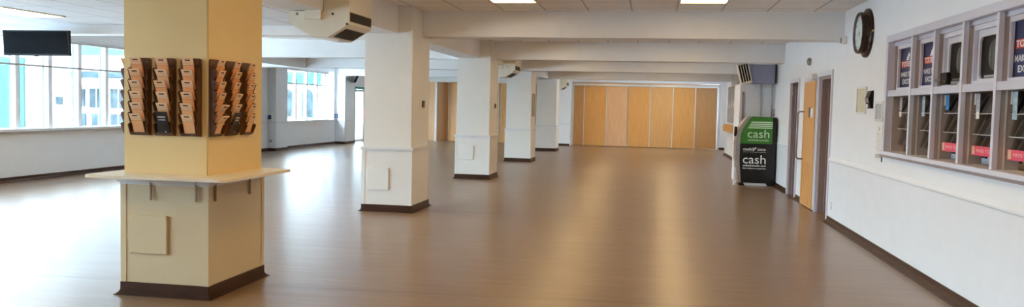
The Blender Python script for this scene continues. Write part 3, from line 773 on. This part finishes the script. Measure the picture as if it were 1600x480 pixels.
# ------------------------------------------------------------------ serving windows (betting counter)
MUL = [8.475, 7.835, 7.15, 6.475, 5.80, 5.12]
t = thing('serving_window', 'long lilac framed row of serving windows in the right wall', 'counter window', (XR, 6.8, 1.08))
ya, yb2 = HY0-.02, HY1+.03
f = MB()
f.box(XR-.035, ya, 2.265, XR+.03, yb2, 2.34, .003).box(XR-.035, yb2-.075, 1.09, XR+.03, yb2, 2.265)
f.box(XR-.035, ya, 1.09, XR+.03, ya+.06, 2.265)
f.build('frame', M['lilac'], t)
MB().box(XR+.03, ya, 2.23, XR+.16, yb2-.05, 2.28).build('head_lining', M['lilac'], t)
l = MB(); l.box(XR+.03, yb2-.10, 1.12, XR+.16, yb2-.045, 2.23); l.build('side_lining', M['cheek_shaded'], t)
MB().box(XR-.06, ya-.03, 1.085, XR+.16, yb2+.06, 1.125, .004).build('ledge', M['lilac_panel'], t)
MB().box(XR-.045, ya, 1.06, XR, yb2+.04, 1.085).build('ledge_bead', M['mauve'], t)
for i, y in enumerate(MUL):
    m_ = MB().box(XR-.022, y-.022, 1.125, XR+.015, y+.022, 2.265).build('mullion', M['lilac_panel'], t)
    MB().box(XR+.015, y-.018, 1.125, XR+.16, y+.05, 2.23).build('mullion_cheek', M['cheek_shaded'], m_)
    MB().box(XR+.05, y-.022, 1.125, XR+.062, y-.018, 2.23).build('cheek_bead', M['alu'], m_)
MB().box(XR-.016, ya+.06, 1.70, XR+.16, yb2-.075, 1.762).build('transom', M['lilac'], t)
bays = [yb2-.10]+MUL+[ya+.06]
for i in range(len(bays)-1):
    y1, y0 = bays[i], bays[i+1]+.05 if i < 6 else bays[i+1]
    fr = MB(); fr.box(XR+.05, y0, 2.19, XR+.075, y1-.02, 2.23).box(XR+.05, y0, 1.762, XR+.075, y1-.02, 1.79).box(XR+.05, y1-.05, 1.79, XR+.075, y1-.02, 2.19)
    fr.build('upper_sash', M['lilac_panel'], t)
    for k in range(3):
        za, zb = 1.20+.165*k, 1.385+.165*k
        if k == 2: zb = 1.70
        MB().prism([(XR+.085, y0, za), (XR+.125, y0, zb), (XR+.131, y0, zb), (XR+.091, y0, za)], (0, y1-.02-y0, 0)).build('glass_louvre', M['pane_glass'], t)
    e = MB()
    for k in range(1, 3): e.box(XR+.084, y0, 1.197+.165*k, XR+.092, y1-.02, 1.203+.165*k)
    e.build('louvre_edge', M['alu'], t)
# posters behind the upper sashes
def poster(i, label):
    y1, y0 = bays[i]-.026, bays[i+1]+.056
    t = thing('poster', label, 'poster', (XR+.08, (y0+y1)/2, 1.79), 'navy posters in the serving windows')
    x = XR+.082
    MB().box(x, y0, 1.79, x+.006, y1, 2.19).build('sheet', M['navy'], t)
    W = y1-y0; yl = y1-.035*1.2
    x -= .0005
    MB().box(x-.0012, yl-.235, 1.995, x+.0005, yl+.005, 2.062).build('red_band', M['red_print'], t)
    x -= .0013
    lettering('TOTEPOOL', M['white_print'], (x, yl, 2.003), (0, -1, 0), (0, 0, 1), W*.86, .052, t, .001, .02)
    lettering('MAKE IT MORE', M['white_print'], (x, yl+.01, 1.90), (0, -1, 0), (0, 0, 1), W*.88, .05, t, .001, .02)
    lettering('EXCITING', M['white_print'], (x, yl-.05, 1.825), (0, -1, 0), (0, 0, 1), W*.66, .05, t, .001, .02)
    # leaping horse mark: body, neck, head and mane
    hy = yl-.19
    pts = [(0, 0), (.03, .012), (.055, .05), (.085, .072), (.10, .098), (.112, .086), (.13, .075), (.15, .045), (.138, .036), (.118, .048), (.112, .03), (.125, .0)]
    MB().prism([(x, hy-.9*(u-.06), 2.066+v*.85) for u, v in pts], (-.0012, 0, 0)).build('horse_emblem', M['white_print'], t)
poster(0, 'navy poster in the serving window farthest from the camera')
poster(1, 'navy poster in the second serving window from the far end')
poster(4, 'navy poster cut by the photo edge, beside the second old television')
# CRT televisions behind cut-out panels
def rrect(y0, y1, z0, z1, r, x, n=5):
    return [(x, a, b) for a, b in rshape(y0, z0, y1, z1, r, n)]
def tvset(i, label):
    y1, y0 = bays[i]-.026, bays[i+1]+.056
    t = thing('television', label, 'television', (XR+.1, (y0+y1)/2, 1.79), 'old televisions in the serving windows')
    # surround panel with a rounded opening: ring of quads
    c = MB(); x0, x1 = XR+.078, XR+.094
    oy0, oy1, oz0, oz1 = y0+.0, y1-.06, 1.80, 2.135
    inner = rshape(oy0+.02, oz0+.005, oy1, oz1, .05, 6)
    n = len(inner); oc = ((oy0+oy1)/2, (oz0+oz1)/2)
    outer = []
    for a, b in inner:
        da, db = a-oc[0], b-oc[1]; s_ = min(((y1-oc[0]) if da > 0 else (oc[0]-y0+.0))/max(abs(da), 1e-6), ((2.19-oc[1]) if db > 0 else (oc[1]-1.772))/max(abs(db), 1e-6))
        outer.append((oc[0]+da*s_, oc[1]+db*s_))
    vi = [[c.bm.verts.new((xx, a, b)) for a, b in inner] for xx in (x0, x1)]
    vo = [[c.bm.verts.new((xx, a, b)) for a, b in outer] for xx in (x0, x1)]
    for k in range(n):
        j = (k+1) % n
        c.bm.faces.new((vi[0][k], vi[0][j], vo[0][j], vo[0][k])); c.bm.faces.new((vi[1][k], vi[1][j], vo[1][j], vo[1][k]))
        c.bm.faces.new((vi[0][k], vi[0][j], vi[1][j], vi[1][k])); c.bm.faces.new((vo[0][k], vo[0][j], vo[1][j], vo[1][k]))
    c.build('surround', M['lilac_panel'], t)
    MB().box(x1+.001, y0-.0, 1.77, x1+.40, y1-.02, 2.19, .01).build('cabinet', M['black'], t)
    g = MB(); ny, nz = 10, 8; V = []
    ya_, yb_, za_, zb_ = oy0+.03, oy1-.10, oz0+.05, oz1-.02
    for a in range(ny+1):
        V.append([])
        for b in range(nz+1):
            u, v = a/ny*2-1, b/nz*2-1
            V[-1].append(g.bm.verts.new((x1-.004-.022*(1-u*u*.8)*(1-v*v*.6)+.015, (ya_+yb_)/2+u*(yb_-ya_)/2, (za_+zb_)/2+v*(zb_-za_)/2)))
    for a in range(ny):
        for b in range(nz): g.bm.faces.new((V[a][b], V[a+1][b], V[a+1][b+1], V[a][b+1]))
    g.build('screen', M['crt'], t, smooth=True)
    MB().box(x1-.012, ya_, oz0+.012, x1-.002, yb_, oz0+.03).build('control_strip', M['grey_plastic'], t)
tvset(2, 'old black television set behind the third serving window')
tvset(3, 'old black television set behind the fourth serving window')
t = thing('speaker_box', 'small black box speaker fixed in front of the third serving window', 'speaker', (XR, 7.7, 1.77))
MB().box(XR-.035, 7.44, 1.772, XR+.004, 7.60, 1.875, .006).build('cabinet', M['black'], t)
MB().box(XR-.012, 7.60, 1.81, XR-.002, 7.81, 1.83).build('bracket', M['bronze'], t)
MB().cyl((XR-.035, 7.47, 1.80), (-1, 0, 0), .012, .008, 12).build('knob', M['brass'], t)
# back office seen through the louvres
b = MB()
b.box(XR+1.5, HY0-.6, 0, XR+1.6, 11.0, ZC).box(XR+.25, HY0-.7, 0, XR+1.6, HY0-.6, ZC).box(XR+.25, 11.0, 0, XR+1.6, 11.1, ZC).box(XR+.25, HY0-.6, ZC-.02, XR+1.5, 11.0, ZC+.05).box(XR+.25, HY0-.6, -.02, XR+1.5, 11., .0)
struct('wall_back_office', b, M['inner_dark'], 'dark back office behind the serving windows', 'wall')
tag(MB().box(XR+.26, HY0-.5, 1.06, XR+.85, 10.9, 1.10, .004).build('office_worktop', M['inner_wood']), 'brown wooden worktop behind the serving windows', 'worktop')
for i, (y, m_, l) in enumerate(((8.75, 'oak_d', 'wooden cupboard side behind the farthest serving window'), (7.95, 'grey_card', 'pale grey ticket machine behind the second serving window'), (7.35, 'grey_card', 'grey ticket machine behind the third serving window'),
                    (6.70, 'inner_wood', 'brown wooden cabinet behind the fourth serving window'), (5.95, 'grey_card', 'grey ticket machine behind the fifth serving window'))):
    t = thing('ticket_machine' if m_ == 'grey_card' else 'office_cabinet', l, 'machine' if m_ == 'grey_card' else 'cabinet', (XR+.5, y, 1.10), 'equipment behind the serving windows')
    MB().prism([(XR+.30, y, 1.10), (XR+.75, y, 1.10), (XR+.75, y, 1.62), (XR+.42, y, 1.62), (XR+.30, y, 1.35)], (0, .34, 0)).build('casing', M[m_], t)
    MB().prism([(XR+.305, y+.05, 1.37), (XR+.405, y+.05, 1.59), (XR+.400, y+.05, 1.592), (XR+.30, y+.05, 1.372)], (0, .24, 0)).build('display', M['screen'] if i % 2 else M['grey_plastic'], t)
    MB().box(XR+.285, y+.04, 1.16, XR+.30, y+.30, 1.19).build('slot', M['black'], t)
# stickers, tags and pink strips on the lower glass
def flat(name, y0, y1, z0, z1, m_, label, cat, group, x=XR+.08):
    t = thing(name, label, cat, (x, (y0+y1)/2, z0), group)
    MB().box(x, y0, z0, x+.002, y1, z1).build('sheet', m_, t)
    return t, x
binf = ['farthest serving window', 'second serving window', 'third serving window', 'fourth serving window', 'fifth serving window']
for i, (st, za) in enumerate(((('grey_paper', 'grey'), 1.555), (('pale_sticker', 'pale blue'), 1.50), (('sky_sticker', 'bright blue'), 1.56), (('grey_paper', 'grey patterned'), 1.545), (('pale_sticker', 'pale blue'), 1.49))):
    y1 = bays[i]-.022
    flat('window_sticker', y1-.12, y1-.045, za, 1.69, M[st[0]], st[1]+' sticker at the top of the '+binf[i], 'sticker', 'stickers on the serving windows')
    if i in (2, 3, 4): flat('paper_tag', y1-.035, y1-.005, 1.60, 1.69, M['card'], 'white paper tag beside the sticker on the '+binf[i], 'tag', 'tags on the serving windows')
    if i in (0, 3): flat('price_tag', y1-.125, y1-.06, 1.49, 1.545, M['card'], 'white hanging label below the sticker on the '+binf[i], 'tag', 'hanging labels on the serving windows', XR+.076)
for i in (2, 3, 4):
    y1, y0 = bays[i]-.022, bays[i+1]+.06
    t, x = flat('counter_strip', y0, y1, 1.20, 1.275, M['pink'], 'pink printed strip along the bottom of the '+binf[i], 'strip', 'pink strips on the serving windows', XR+.079)
    MB().box(x-.001, y1-.065, 1.207, x, y1-.01, 1.270).build('peach_tab', M['peach_tab'], t)
    lettering('PAYS TO WIN', M['pinktext'], (x-.0003, y1-.10, 1.225), (0, -1, 0), (0, 0, 1), .42, .026, t, .0008, .01)

# ------------------------------------------------------------------ cash machine
ax0, ay0, ay1 = 1.75, 17.30, 17.85
def arc_left(z):            # x of the curved front edge at height z
    return 1.795-.05*min(1, z/.5) if z < .5 else 1.745 if z < .95 else 1.745+.22*((z-.95)/.467)**1.9
t = thing('cash_machine', 'free-standing green and black cash machine against the right wall', 'cash machine', (2.1, 17.5, 0))
zs = [.06+.05*k for k in range(28)]; zs = [z for z in zs if z < 1.417]+[1.417]
edge = [(arc_left(z), z) for z in zs]
side = [(x+.03, z) for x, z in edge]
def cutz(pts, z0, z1): return [p for p in pts if z0-1e-6 <= p[1] <= z1+1e-6]
MB().prism([(x+.02, ay0+.02, z) for x, z in edge]+[(2.495, ay0+.02, 1.40), (2.495, ay0+.02, .06)], (0, ay1-ay0-.04, 0)).build('body', M['atm_black'], t)
low = [(arc_left(.06)+.06, .06)]+[(arc_left(z)+.06, z) for z in zs if .06 < z < .86]+[(arc_left(.86)+.06, .86)]
hi = [(arc_left(.862)+.06, .862)]+[(arc_left(z)+.06, z) for z in zs if z > .87]
MB().prism([(x, ay0-.004, z) for x, z in low]+[(2.46, ay0-.004, .86), (2.46, ay0-.004, .06)], (0, .024, 0)).build('side_panel', M['atm_black'], t)
gp = MB().prism([(x, ay0-.005, z) for x, z in hi]+[(2.432, ay0-.005, 1.407), (2.432, ay0-.005, .862)], (0, .025, 0)).build('green_panel', M['green'], t)
gp['label'] = 'green upper side panel'
MB().prism([(2.433, ay0-.006, .06), (2.50, ay0-.006, .06), (2.50, ay0-.006, 1.40), (2.433, ay0-.006, 1.40)], (0, .03, 0)).build('rear_post', M['atm_black'], t)
inner = [(x+.055, z) for x, z in edge]
MB().prism([(x, ay0-.008, z) for x, z in edge]+[(x, ay0-.008, z) for x, z in inner[::-1]], (0, ay1-ay0, 0)).build('silver_fascia', M['silver'], t)
rim = [(x-.018, z) for x, z in edge if z > .5]
MB().prism([(x, ay0+.02, z) for x, z in rim]+[(x+.018, ay0+.02, z) for x, z in rim[::-1]], (0, ay1-ay0-.06, 0)).build('front_fascia', M['silver'], t)
for a, b in ((1.80, 1.88), (2.37, 2.49)):
    s_ = .04 if a < 2 else -.04
    MB().prism([(a if s_ > 0 else a, ay0, 0), (b+(s_ if s_ > 0 else 0), ay0, 0.001), (b+(0 if s_ > 0 else 0), ay0, .075), (a+(s_ if s_ < 0 else 0), ay0, .075)], (0, ay1-ay0-.1, 0)).build('foot', M['atm_black'], t)
MB().box(1.90, ay0+.03, .004, 2.36, ay0+.10, .058).build('plinth_plate', M['white_plastic'], t)
# front controls (facing the room's left)
MB().box(1.715, ay0+.12, 1.0, 1.74, ay0+.42, 1.2, .004).build('screen', M['screen'], t)
k_ = MB()
for r_ in range(4):
    for c_ in range(3): k_.box(1.715, ay0+.16+.05*c_, .78+.04*r_, 1.73, ay0+.195+.05*c_, .81+.04*r_)
k_.build('keypad', M['steel'], t)
MB().box(1.72, ay0+.34, .82, 1.735, ay0+.46, .86).build('card_slot', M['sky_sticker'], t)
px = ay0-.0055
q = MB()
for k in range(4):
    zc = 1.303-.0385*k; xs = 2.005-.021*k
    q.prism([(xs, px, zc-.011), (2.43, px, zc-.011), (2.43, px, zc+.009), (xs+.012, px, zc+.009)], (0, -.001, 0))
q.build('stripes', M['pale_print'], t)
lettering('cash', M['pale_print'], (1.945, px, .985), (1, 0, 0), (0, 0, 1), .425, .165, t, .001, .0)
lettering('withdrawals', M['pale_print'], (1.945, px, .915), (1, 0, 0), (0, 0, 1), .415, .045, t, .001, .0)
px = ay0-.0045
lettering('cash', M['white_print'], (1.865, px, .722), (1, 0, 0), (0, 0, 1), .175, .055, t, .001, .02)
lettering('zone', M['white_print'], (2.145, px, .722), (1, 0, 0), (0, 0, 1), .165, .040, t, .001, .01)
MB().prism([(2.05, px, .715), (2.075, px, .715), (2.135, px, .785), (2.105, px, .785)], (0, -.001, 0)).prism([(2.045, px, .762), (2.075, px, .79), (2.062, px, .745)], (0, -.001, 0)).build('logo_slash', M['white_print'], t)
lettering('there when you need us', M['grey_ink'], (1.865, px, .676), (1, 0, 0), (0, 0, 1), .45, .030, t, .001, .0)
lettering('cash', M['white_print'], (1.868, px, .455), (1, 0, 0), (0, 0, 1), .45, .175, t, .001, .0)
lettering('withdrawals and', M['white_print'], (1.868, px, .395), (1, 0, 0), (0, 0, 1), .45, .04, t, .001, .012)
lettering('free balance enquiries', M['white_print'], (1.868, px, .335), (1, 0, 0), (0, 0, 1), .455, .038, t, .001, .012)
tag(MB().box(1.70, ay0+.03, 0, 1.735, ay0+.10, .36).prism([(1.70, ay0+.027, .10), (1.735, ay0+.027, .10), (1.735, ay0+.027, .30), (1.70, ay0+.027, .30)], (0, .004, 0)).build('guard_post', M['white_plastic']), 'short white guard post at the foot of the cash machine front', 'post')

# ------------------------------------------------------------------ boxed corner behind the cash machine
b = MB().box(1.83, 17.95, 0, XR2, 19.1, 2.10)
struct('wall_corner_box', b, M['wall'], 'white boxed-out wall corner behind the cash machine', 'wall')
struct('trim_7', MB().box(1.875, 17.925, 0, 1.915, 17.95, 1.93), M['mauve'], 'narrow mauve upright strip on the boxed corner', 'trim')
t = thing('boxed_cabinet', 'blue-grey boxed cabinet under the cross beam above the cash machine', 'cabinet', (2.25, 18.2, 2.1))
MB().box(1.94, 17.70, 2.105, 2.52, 18.7, 2.50, .004).build('casing', M['blue_grey'], t)
MB().box(2.49, 17.69, 2.105, 2.525, 17.70, 2.50).build('edge_strip', M['gasket'], t)
t = thing('warm_air_vent', 'tilted white vent panel with four black slots beside the blue-grey cabinet', 'vent', (1.9, 17.75, 2.05))
c0 = Vector((1.755, 17.74, 2.07)); mt = Matrix.Translation((1.852, 17.36, 2.292)) @ Matrix.Rotation(math.radians(-14), 4, 'Y')
def tbox(mb, x0, y0, z0, x1, y1, z1):
    r = bmesh.ops.create_cube(mb.bm, size=1.)
    for p in r['verts']:
        p.co = mt @ Vector((x0+(p.co.x+.5)*(x1-x0), y0+(p.co.y+.5)*(y1-y0), z0+(p.co.z+.5)*(z1-z0)))
mb = MB(); tbox(mb, -.108, 0, -.215, .105, .30, .200); mb.build('housing', M['cream_metal'], t)
for k in range(4):
    mb = MB(); x = -.098+.050*k; tbox(mb, x, -.004, -.170, x+.033, .0, .188); mb.build('slot', M['black'], t)
t = thing('conduit_pipe', 'thin grey conduit pipe on the boxed corner, farther from the corner edge', 'pipe', (2.255, 17.93, 0), 'conduits behind the cash machine')
MB().cyl((2.255, 17.935, 0), (0, 0, 1), .013, 2.10, 10).build('pipe', M['silver'], t)
MB().box(2.235, 17.92, 1.2, 2.275, 17.95, 1.24).build('clip', M['grey_plastic'], t)
t2 = dup(t); t2.location = (2.475, 17.93, 0); t2['label'] = 'thin grey conduit pipe on the boxed corner, next to the right wall'
MB().box(2.46, 17.90, 1.40, 2.53, 17.95, 1.60, .006)
t = thing('switch_box', 'small grey switch box on the conduit above the cash machine', 'switch', (2.50, 17.9, 1.42))
MB().box(2.495, 17.87, 1.42, 2.54, 17.95, 1.58, .006).build('housing', M['grey_plastic'], t)
MB().box(2.505, 17.862, 1.44, 2.53, 17.87, 1.48).build('button', M['red_print'], t)

# serving hatch beyond it
t = thing('servery_hatch', 'lilac shuttered servery hatch with wooden counter on the far right wall', 'hatch', (XR2, 26.5, .85))
MB().box(XR2-.03, 24.7, 1.10, XR2-.002, 28.2, 2.30).build('shutter', M['lilac_panel'], t)
g = MB()
for k in range(5):
    y = 25.0+.7*k
    g.tube([(XR2-.035, y, 1.15), (XR2-.035, y, 1.55), (XR2-.035, y+.16, 1.72), (XR2-.035, y, 1.9), (XR2-.035, y, 2.32)], .022, 6)
    g.tube([(XR2-.035, y+.33, 1.15), (XR2-.035, y+.33, 1.55), (XR2-.035, y+.17, 1.72), (XR2-.035, y+.33, 1.9), (XR2-.035, y+.33, 2.32)], .022, 6)
g.build('ornamental_bars', M['grey_ink'], t)
MB().box(XR2-.16, 24.6, .86, XR2-.002, 28.5, 1.09, .01).build('counter', M['oak2'], t)
t = thing('mounted_screen', 'dark grey screen mounted high above the far servery hatch', 'television', (XR2, 26.5, 2.28))
MB().box(XR2-.14, 24.4, 2.245, XR2-.08, 26.2, 2.65, .02).build('panel', M['grey_plastic'], t)
MB().box(XR2-.08, 25.1, 2.36, XR2-.001, 25.5, 2.55).build('bracket', M['black'], t)

# ------------------------------------------------------------------ folding partitions
def partition(x0, panels, label, ztop, mats, y=YB+.02, xend=None):
    xs = [x0]+panels
    t = thing('folding_partition', label, 'partition', ((x0+panels[-1])/2, y, 0), 'folding wooden partitions')
    fr = MB(); fr.box(x0-.06, y-.05, 0, x0-.012, y+.08, ztop+.04).box(panels[-1]+.012, y-.05, 0, panels[-1]+.06, y+.08, ztop+.04).box(x0-.06, y-.05, ztop+.01, panels[-1]+.06, y+.08, ztop+.10)
    fr.build('frame', M['alu'], t)
    MB().box(x0-.07, y-.07, ztop+.09, panels[-1]+.07, y+.08, ztop+.125).build('head_track', M['oak3'], t)
    for k, (a, b) in enumerate(zip(xs, xs[1:])):
        p = MB().box(a+.016, y, .015, b-.016, y+.05, ztop, .002).build('panel', M[mats[k % len(mats)]], t)
        e = MB().box(a+.003, y-.006, .012, a+.018, y+.05, ztop).box(b-.018, y-.006, .012, b-.003, y+.05, ztop)
        e.build('edge_strip', M['alu'], p)
        if k == 2: MB().box(b-.005, y-.010, .1, b+.008, y-.002, ztop-.02).build('joint_shadow_gap', M['black'], p)
    return t
partition(-3.12, [-2.70, -1.80, -.95, -.07, .82, 1.69, 2.54], 'folding partition of seven tall wooden panels closing the far end', 2.415,
          ['oak_d', 'oak2', 'oak3', 'oak2', 'oak', 'oak2', 'oak_d'])
# left one: with two panels half folded
t = thing('folding_partition', 'wooden folding partition with half-folded leaves behind the second pillar', 'partition', (-6.6, YB, 0), 'folding wooden partitions')
y = YB+.02
fr = MB().box(-9.45, y-.05, 2.475, -3.98, y+.08, 2.56).box(-9.45, y-.05, 0, -9.40, y+.08, 2.475).box(-4.03, y-.05, 0, -3.985, y+.08, 2.475)
fr.build('frame', M['alu'], t)
MB().box(-9.45, y-.07, 2.56, -3.98, y+.08, 2.60).build('head_track', M['alu'], t)
pans = [(-9.39, y, -8.90, y, 'oak3'), (-8.80, y-.05, -8.40, y+.30, 'oak_d'), (-8.40, y+.30, -7.93, y-.02, 'oak_d'), (-7.90, y, -7.05, y, 'oak3'), (-7.02, y, -6.20, y, 'oak3'), (-6.16, y, -5.4, y, 'oak'), (-5.37, y, -4.7, y, 'oak2'), (-4.67, y, -4.05, y, 'oak')]
for a, ya_, b, yb_, m_ in pans:
    p = MB().prism([(a, ya_, .015), (b, yb_, .015), (b, yb_+.05, .015), (a, ya_+.05, .015)], (0, 0, 2.45)).build('panel', M[m_], t)
    MB().box(b-.006, yb_-.012, .012, b+.014, yb_+.02, 2.465).build('edge_strip', M['alu'], p)
MB().box(-8.895, y-.04, 0, -8.815, y+.05, 2.475).build('meeting_post', M['alu'], t)

# ------------------------------------------------------------------ televisions on the left
t = thing('hanging_television', 'black flat television fixed to the first cross beam before the left windows', 'television', (-9.2, 11.2, 2.0))
tc = Vector((-9.145, 11.0, 2.300)); tilt = Matrix.Translation(tc) @ Matrix.Rotation(math.radians(3), 4, 'X')
def xb(mb, m_, x0, y0, z0, x1, y1, z1):
    r = bmesh.ops.create_cube(mb.bm, size=1.)
    for p in r['verts']: p.co = m_ @ Vector((x0+(p.co.x+.5)*(x1-x0), y0+(p.co.y+.5)*(y1-y0), z0+(p.co.z+.5)*(z1-z0)))
mb = MB(); xb(mb, tilt, -.555, 0, -.195, .555, .05, .185); mb.build('cabinet', M['black'], t)
mb = MB(); xb(mb, tilt, -.535, -.003, -.165, .535, 0, .165); mb.build('screen', M['screen'], t)
mb = MB(); xb(mb, tilt, -.035, -.006, -.207, .035, .02, -.195); mb.build('badge', M['black'], t)
MB().box(-9.19, 11.055, 2.27, -9.09, 11.56, 2.33).box(-9.17, 11.48, 2.33, -9.11, 11.56, 2.47).box(-9.23, 11.46, 2.465, -9.05, 11.58, 2.479).build('bracket', M['black'], t)
t = thing('wall_television', 'black television tilted on a wall bracket above the green door', 'television', (-10.9, 29.9, 2.0))
W2 = Matrix.Translation((-10.80, 29.2, 2.555)) @ Matrix.Rotation(math.radians(20.3), 4, 'Z') @ Matrix.Rotation(math.radians(24), 4, 'Y')
mb = MB(); xb(mb, W2, -.035, -.40, -.30, .035, .40, .30); mb.build('cabinet', M['black'], t)
mb = MB(); xb(mb, W2, .035, -.38, -.28, .038, .38, .28); mb.build('screen', M['screen'], t)
mb = MB(); xb(mb, W2, -.039, -.30, -.22, -.035, .30, .10); mb.build('rear_label', M['silver'], t)
MB().tube([(-11.07, 29.35, 2.70), (-10.98, 29.3, 2.72), (-10.86, 29.22, 2.62)], .03, 8).build('bracket', M['black'], t)

# devices on the pilasters
def device(x, y, z, label):
    t = thing('wall_control', label, 'control', (x, y, z-.06), 'blue controls on the left pilasters')
    MB().box(x-.10, y-.05, z-.06, x+.02, y, z+.07, .006).build('housing', M['blue_plastic'], t)
    MB().box(x+.03, y-.03, z-.045, x+.13, y, z+.055, .004).build('side_box', M['white_plastic'], t)
    MB().cyl((x-.04, y-.05, z), (0, -1, 0), .025, .012, 16).build('dial', M['sky_sticker'], t)
    return t
device(-11.38, 23.3, 1.02, 'blue control box on the nearer left pilaster beside the far window')
device(-11.36, 28.62, 1.02, 'blue control box on the farther left pilaster near the green door')
t = thing('floor_socket', 'small grey socket low on the nearer left pilaster', 'socket', (-11.4, 23.3, .25))
MB().box(-11.42, 23.285, .26, -11.33, 23.3, .34, .003).build('plate', M['silver'], t)
MB().box(-11.40, 23.275, .28, -11.35, 23.285, .32).build('plug', M['grey_plastic'], t)

# ------------------------------------------------------------------ outside
struct('ground_outside', MB().box(-60, -40, -.3, -11.5, 80, -.06), M['ext_paving'], 'pale paved yard outside the left windows', 'ground')
t = thing('outside_building', 'bright white building with blue windows across the yard', 'building', (-24, 33, -.06))
w = MB(); Y = 32.
w.box(-60, Y+.2, -.06, -19., Y+8, 7)
w.build('wall', M['facade'], t)
MB().box(-26.2, Y-.35, 2.05, -19.2, Y+.2, 2.2).build('canopy', M['facade'], t)
MB().box(-24.9, Y+.1, 3.33, -19.2, Y+.2, 4.4).build('fascia', M['teal_light'], t)
MB().box(-60, Y+.1, -.06, -27.3, Y+.2, 3.2).build('cladding', M['teal_light'], t)
for x0, x1, z0, z1 in ((-24.95, -24.35, 1.1, 1.85), (-24.1, -23.4, 1.05, 1.88), (-23.1, -22.3, 1.05, 1.88), (-22., -21.2, 1.05, 1.88), (-20.8, -20., 1.05, 1.88), (-24.9, -24.3, .05, .8), (-24.0, -23.3, .05, .8), (-23.1, -22.3, .05, .8), (-22, -21.2, .05, .8),
                       (-25.0, -22.2, 2.35, 2.62), (-21.8, -19.4, 2.35, 2.62)):
    fr = MB().box(x0, Y+.12, z0, x1, Y+.2, z1).build('window', M['ext_glass'], t)
    MB().box((x0+x1)/2-.02, Y+.10, z0, (x0+x1)/2+.02, Y+.12, z1).build('glazing_bar', M['facade'], fr)
MB().box(-25.75, Y+.12, 1.15, -25.45, Y+.2, 1.50).build('vent', M['ext_glass'], t)
t = thing('outside_far_building', 'distant white and teal building seen through the far left window', 'building', (-27, 62, -.06))
MB().box(-36, 62, -.06, -24.2, 70, 3.9).build('wall', M['facade'], t)
MB().box(-36, 61.9, 2.9, -24.2, 62, 3.9).build('fascia', M['teal_light'], t)
for k in range(6):
    x = -34.6+1.75*k
    fr = MB().prism([(x, 61.9, .3), (x+.9, 61.9, .3), (x+.9, 61.9, 2.1)]+[(x+.45+.45*math.cos(a*PI/6), 61.9, 2.1+.45*math.sin(a*PI/6)) for a in range(1, 6)]+[(x, 61.9, 2.1)], (0, .1, 0)).build('arched_window', M['ext_glass'], t)
    MB().box(x+.42, 61.86, .3, x+.48, 61.9, 2.5).build('glazing_bar', M['teal_light'], fr)
tag(MB().box(-24.32, 31.6, -.06, -24.26, 31.66, 1.95).box(-24.38, 31.58, 1.55, -24.20, 31.68, 1.9).build('sign_post', M['ext_red']), 'thin red signpost outside the left windows', 'post')
t = thing('outside_low_building', 'low white annex beyond the exit door on the left', 'building', (-20, 45, -.06))
MB().box(-40, -38, -.06, -36, 31, 3.0).build('wall', M['facade'], t)
MB().box(-36, -38, 2.7, -35.7, 31, 3.1).build('fascia', M['teal_light'], t)

# ------------------------------------------------------------------ daylight
wd = D.worlds.new('sky'); SC.world = wd; wd.use_nodes = True
nt = wd.node_tree; nt.nodes.clear()
bg = N(nt, 'ShaderNodeBackground'); bg.inputs[0].default_value = (.64, .82, 1., 1); bg.inputs[1].default_value = 18.
ow = N(nt, 'ShaderNodeOutputWorld'); nt.links.new(bg.outputs[0], ow.inputs[0])
su = D.lights.new('sun', 'SUN'); su.energy = 1.; su.angle = math.radians(6); su.color = (1., .97, .93)
so = D.objects.new('sun', su); COL.objects.link(so)
so.rotation_euler = Vector((-.55, 1.2, -.9)).to_track_quat('-Z', 'Y').to_euler()   # from over the roof onto the yard and the building opposite
def portal(y0, y1, z0, z1, x, turn=-PI/2):
    l = D.lights.new('window_portal', 'AREA'); l.shape = 'RECTANGLE'; l.size = z1-z0; l.size_y = y1-y0
    l.cycles.is_portal = True
    o = D.objects.new('window_portal', l); COL.objects.link(o); o.location = (x, (y0+y1)/2, (z0+z1)/2)
    o.rotation_euler = (0, turn, 0)
portal(WY0, WY1, .9, 2.585, -11.2); portal(24.5, 28.1, .87, 2.6, -11.75); portal(29.8, 32.2, 0, 2.1, -11.4); portal(29.6, 31.5, 1.1, 2.4, 3.6, PI/2)

# ------------------------------------------------------------------ camera
R = Vector((0.98555528, 0.16781925, 0.02274835)); U = Vector((-0.031613, 0.05034127, 0.99823162)); F = Vector((-0.1663773, 0.98453159, -0.05491937))
cd = D.cameras.new('camera'); cd.sensor_width = 36; cd.sensor_fit = 'HORIZONTAL'; cd.lens = 28.829; cd.shift_y = -.00148
cd.clip_start = .05; cd.clip_end = 300
co = D.objects.new('camera', cd); COL.objects.link(co)
mt = Matrix((R, U, -F)).transposed().to_4x4(); mt.translation = (0, 0, 1.5)
co.matrix_world = mt
SC.camera = co
SC.view_settings.view_transform = 'Standard'; SC.view_settings.look = 'None'
SC.view_settings.gamma = 1; SC.view_settings.use_curve_mapping = False
SC.view_settings.exposure = 1.15
SC.cycles.use_denoising = True
SC.cycles.max_bounces = 10; SC.cycles.diffuse_bounces = 6; SC.cycles.transparent_max_bounces = 16
SC.cycles.sample_clamp_indirect = 12
SC.cycles.caustics_reflective = False; SC.cycles.caustics_refractive = False; SC.cycles.blur_glossy = .6
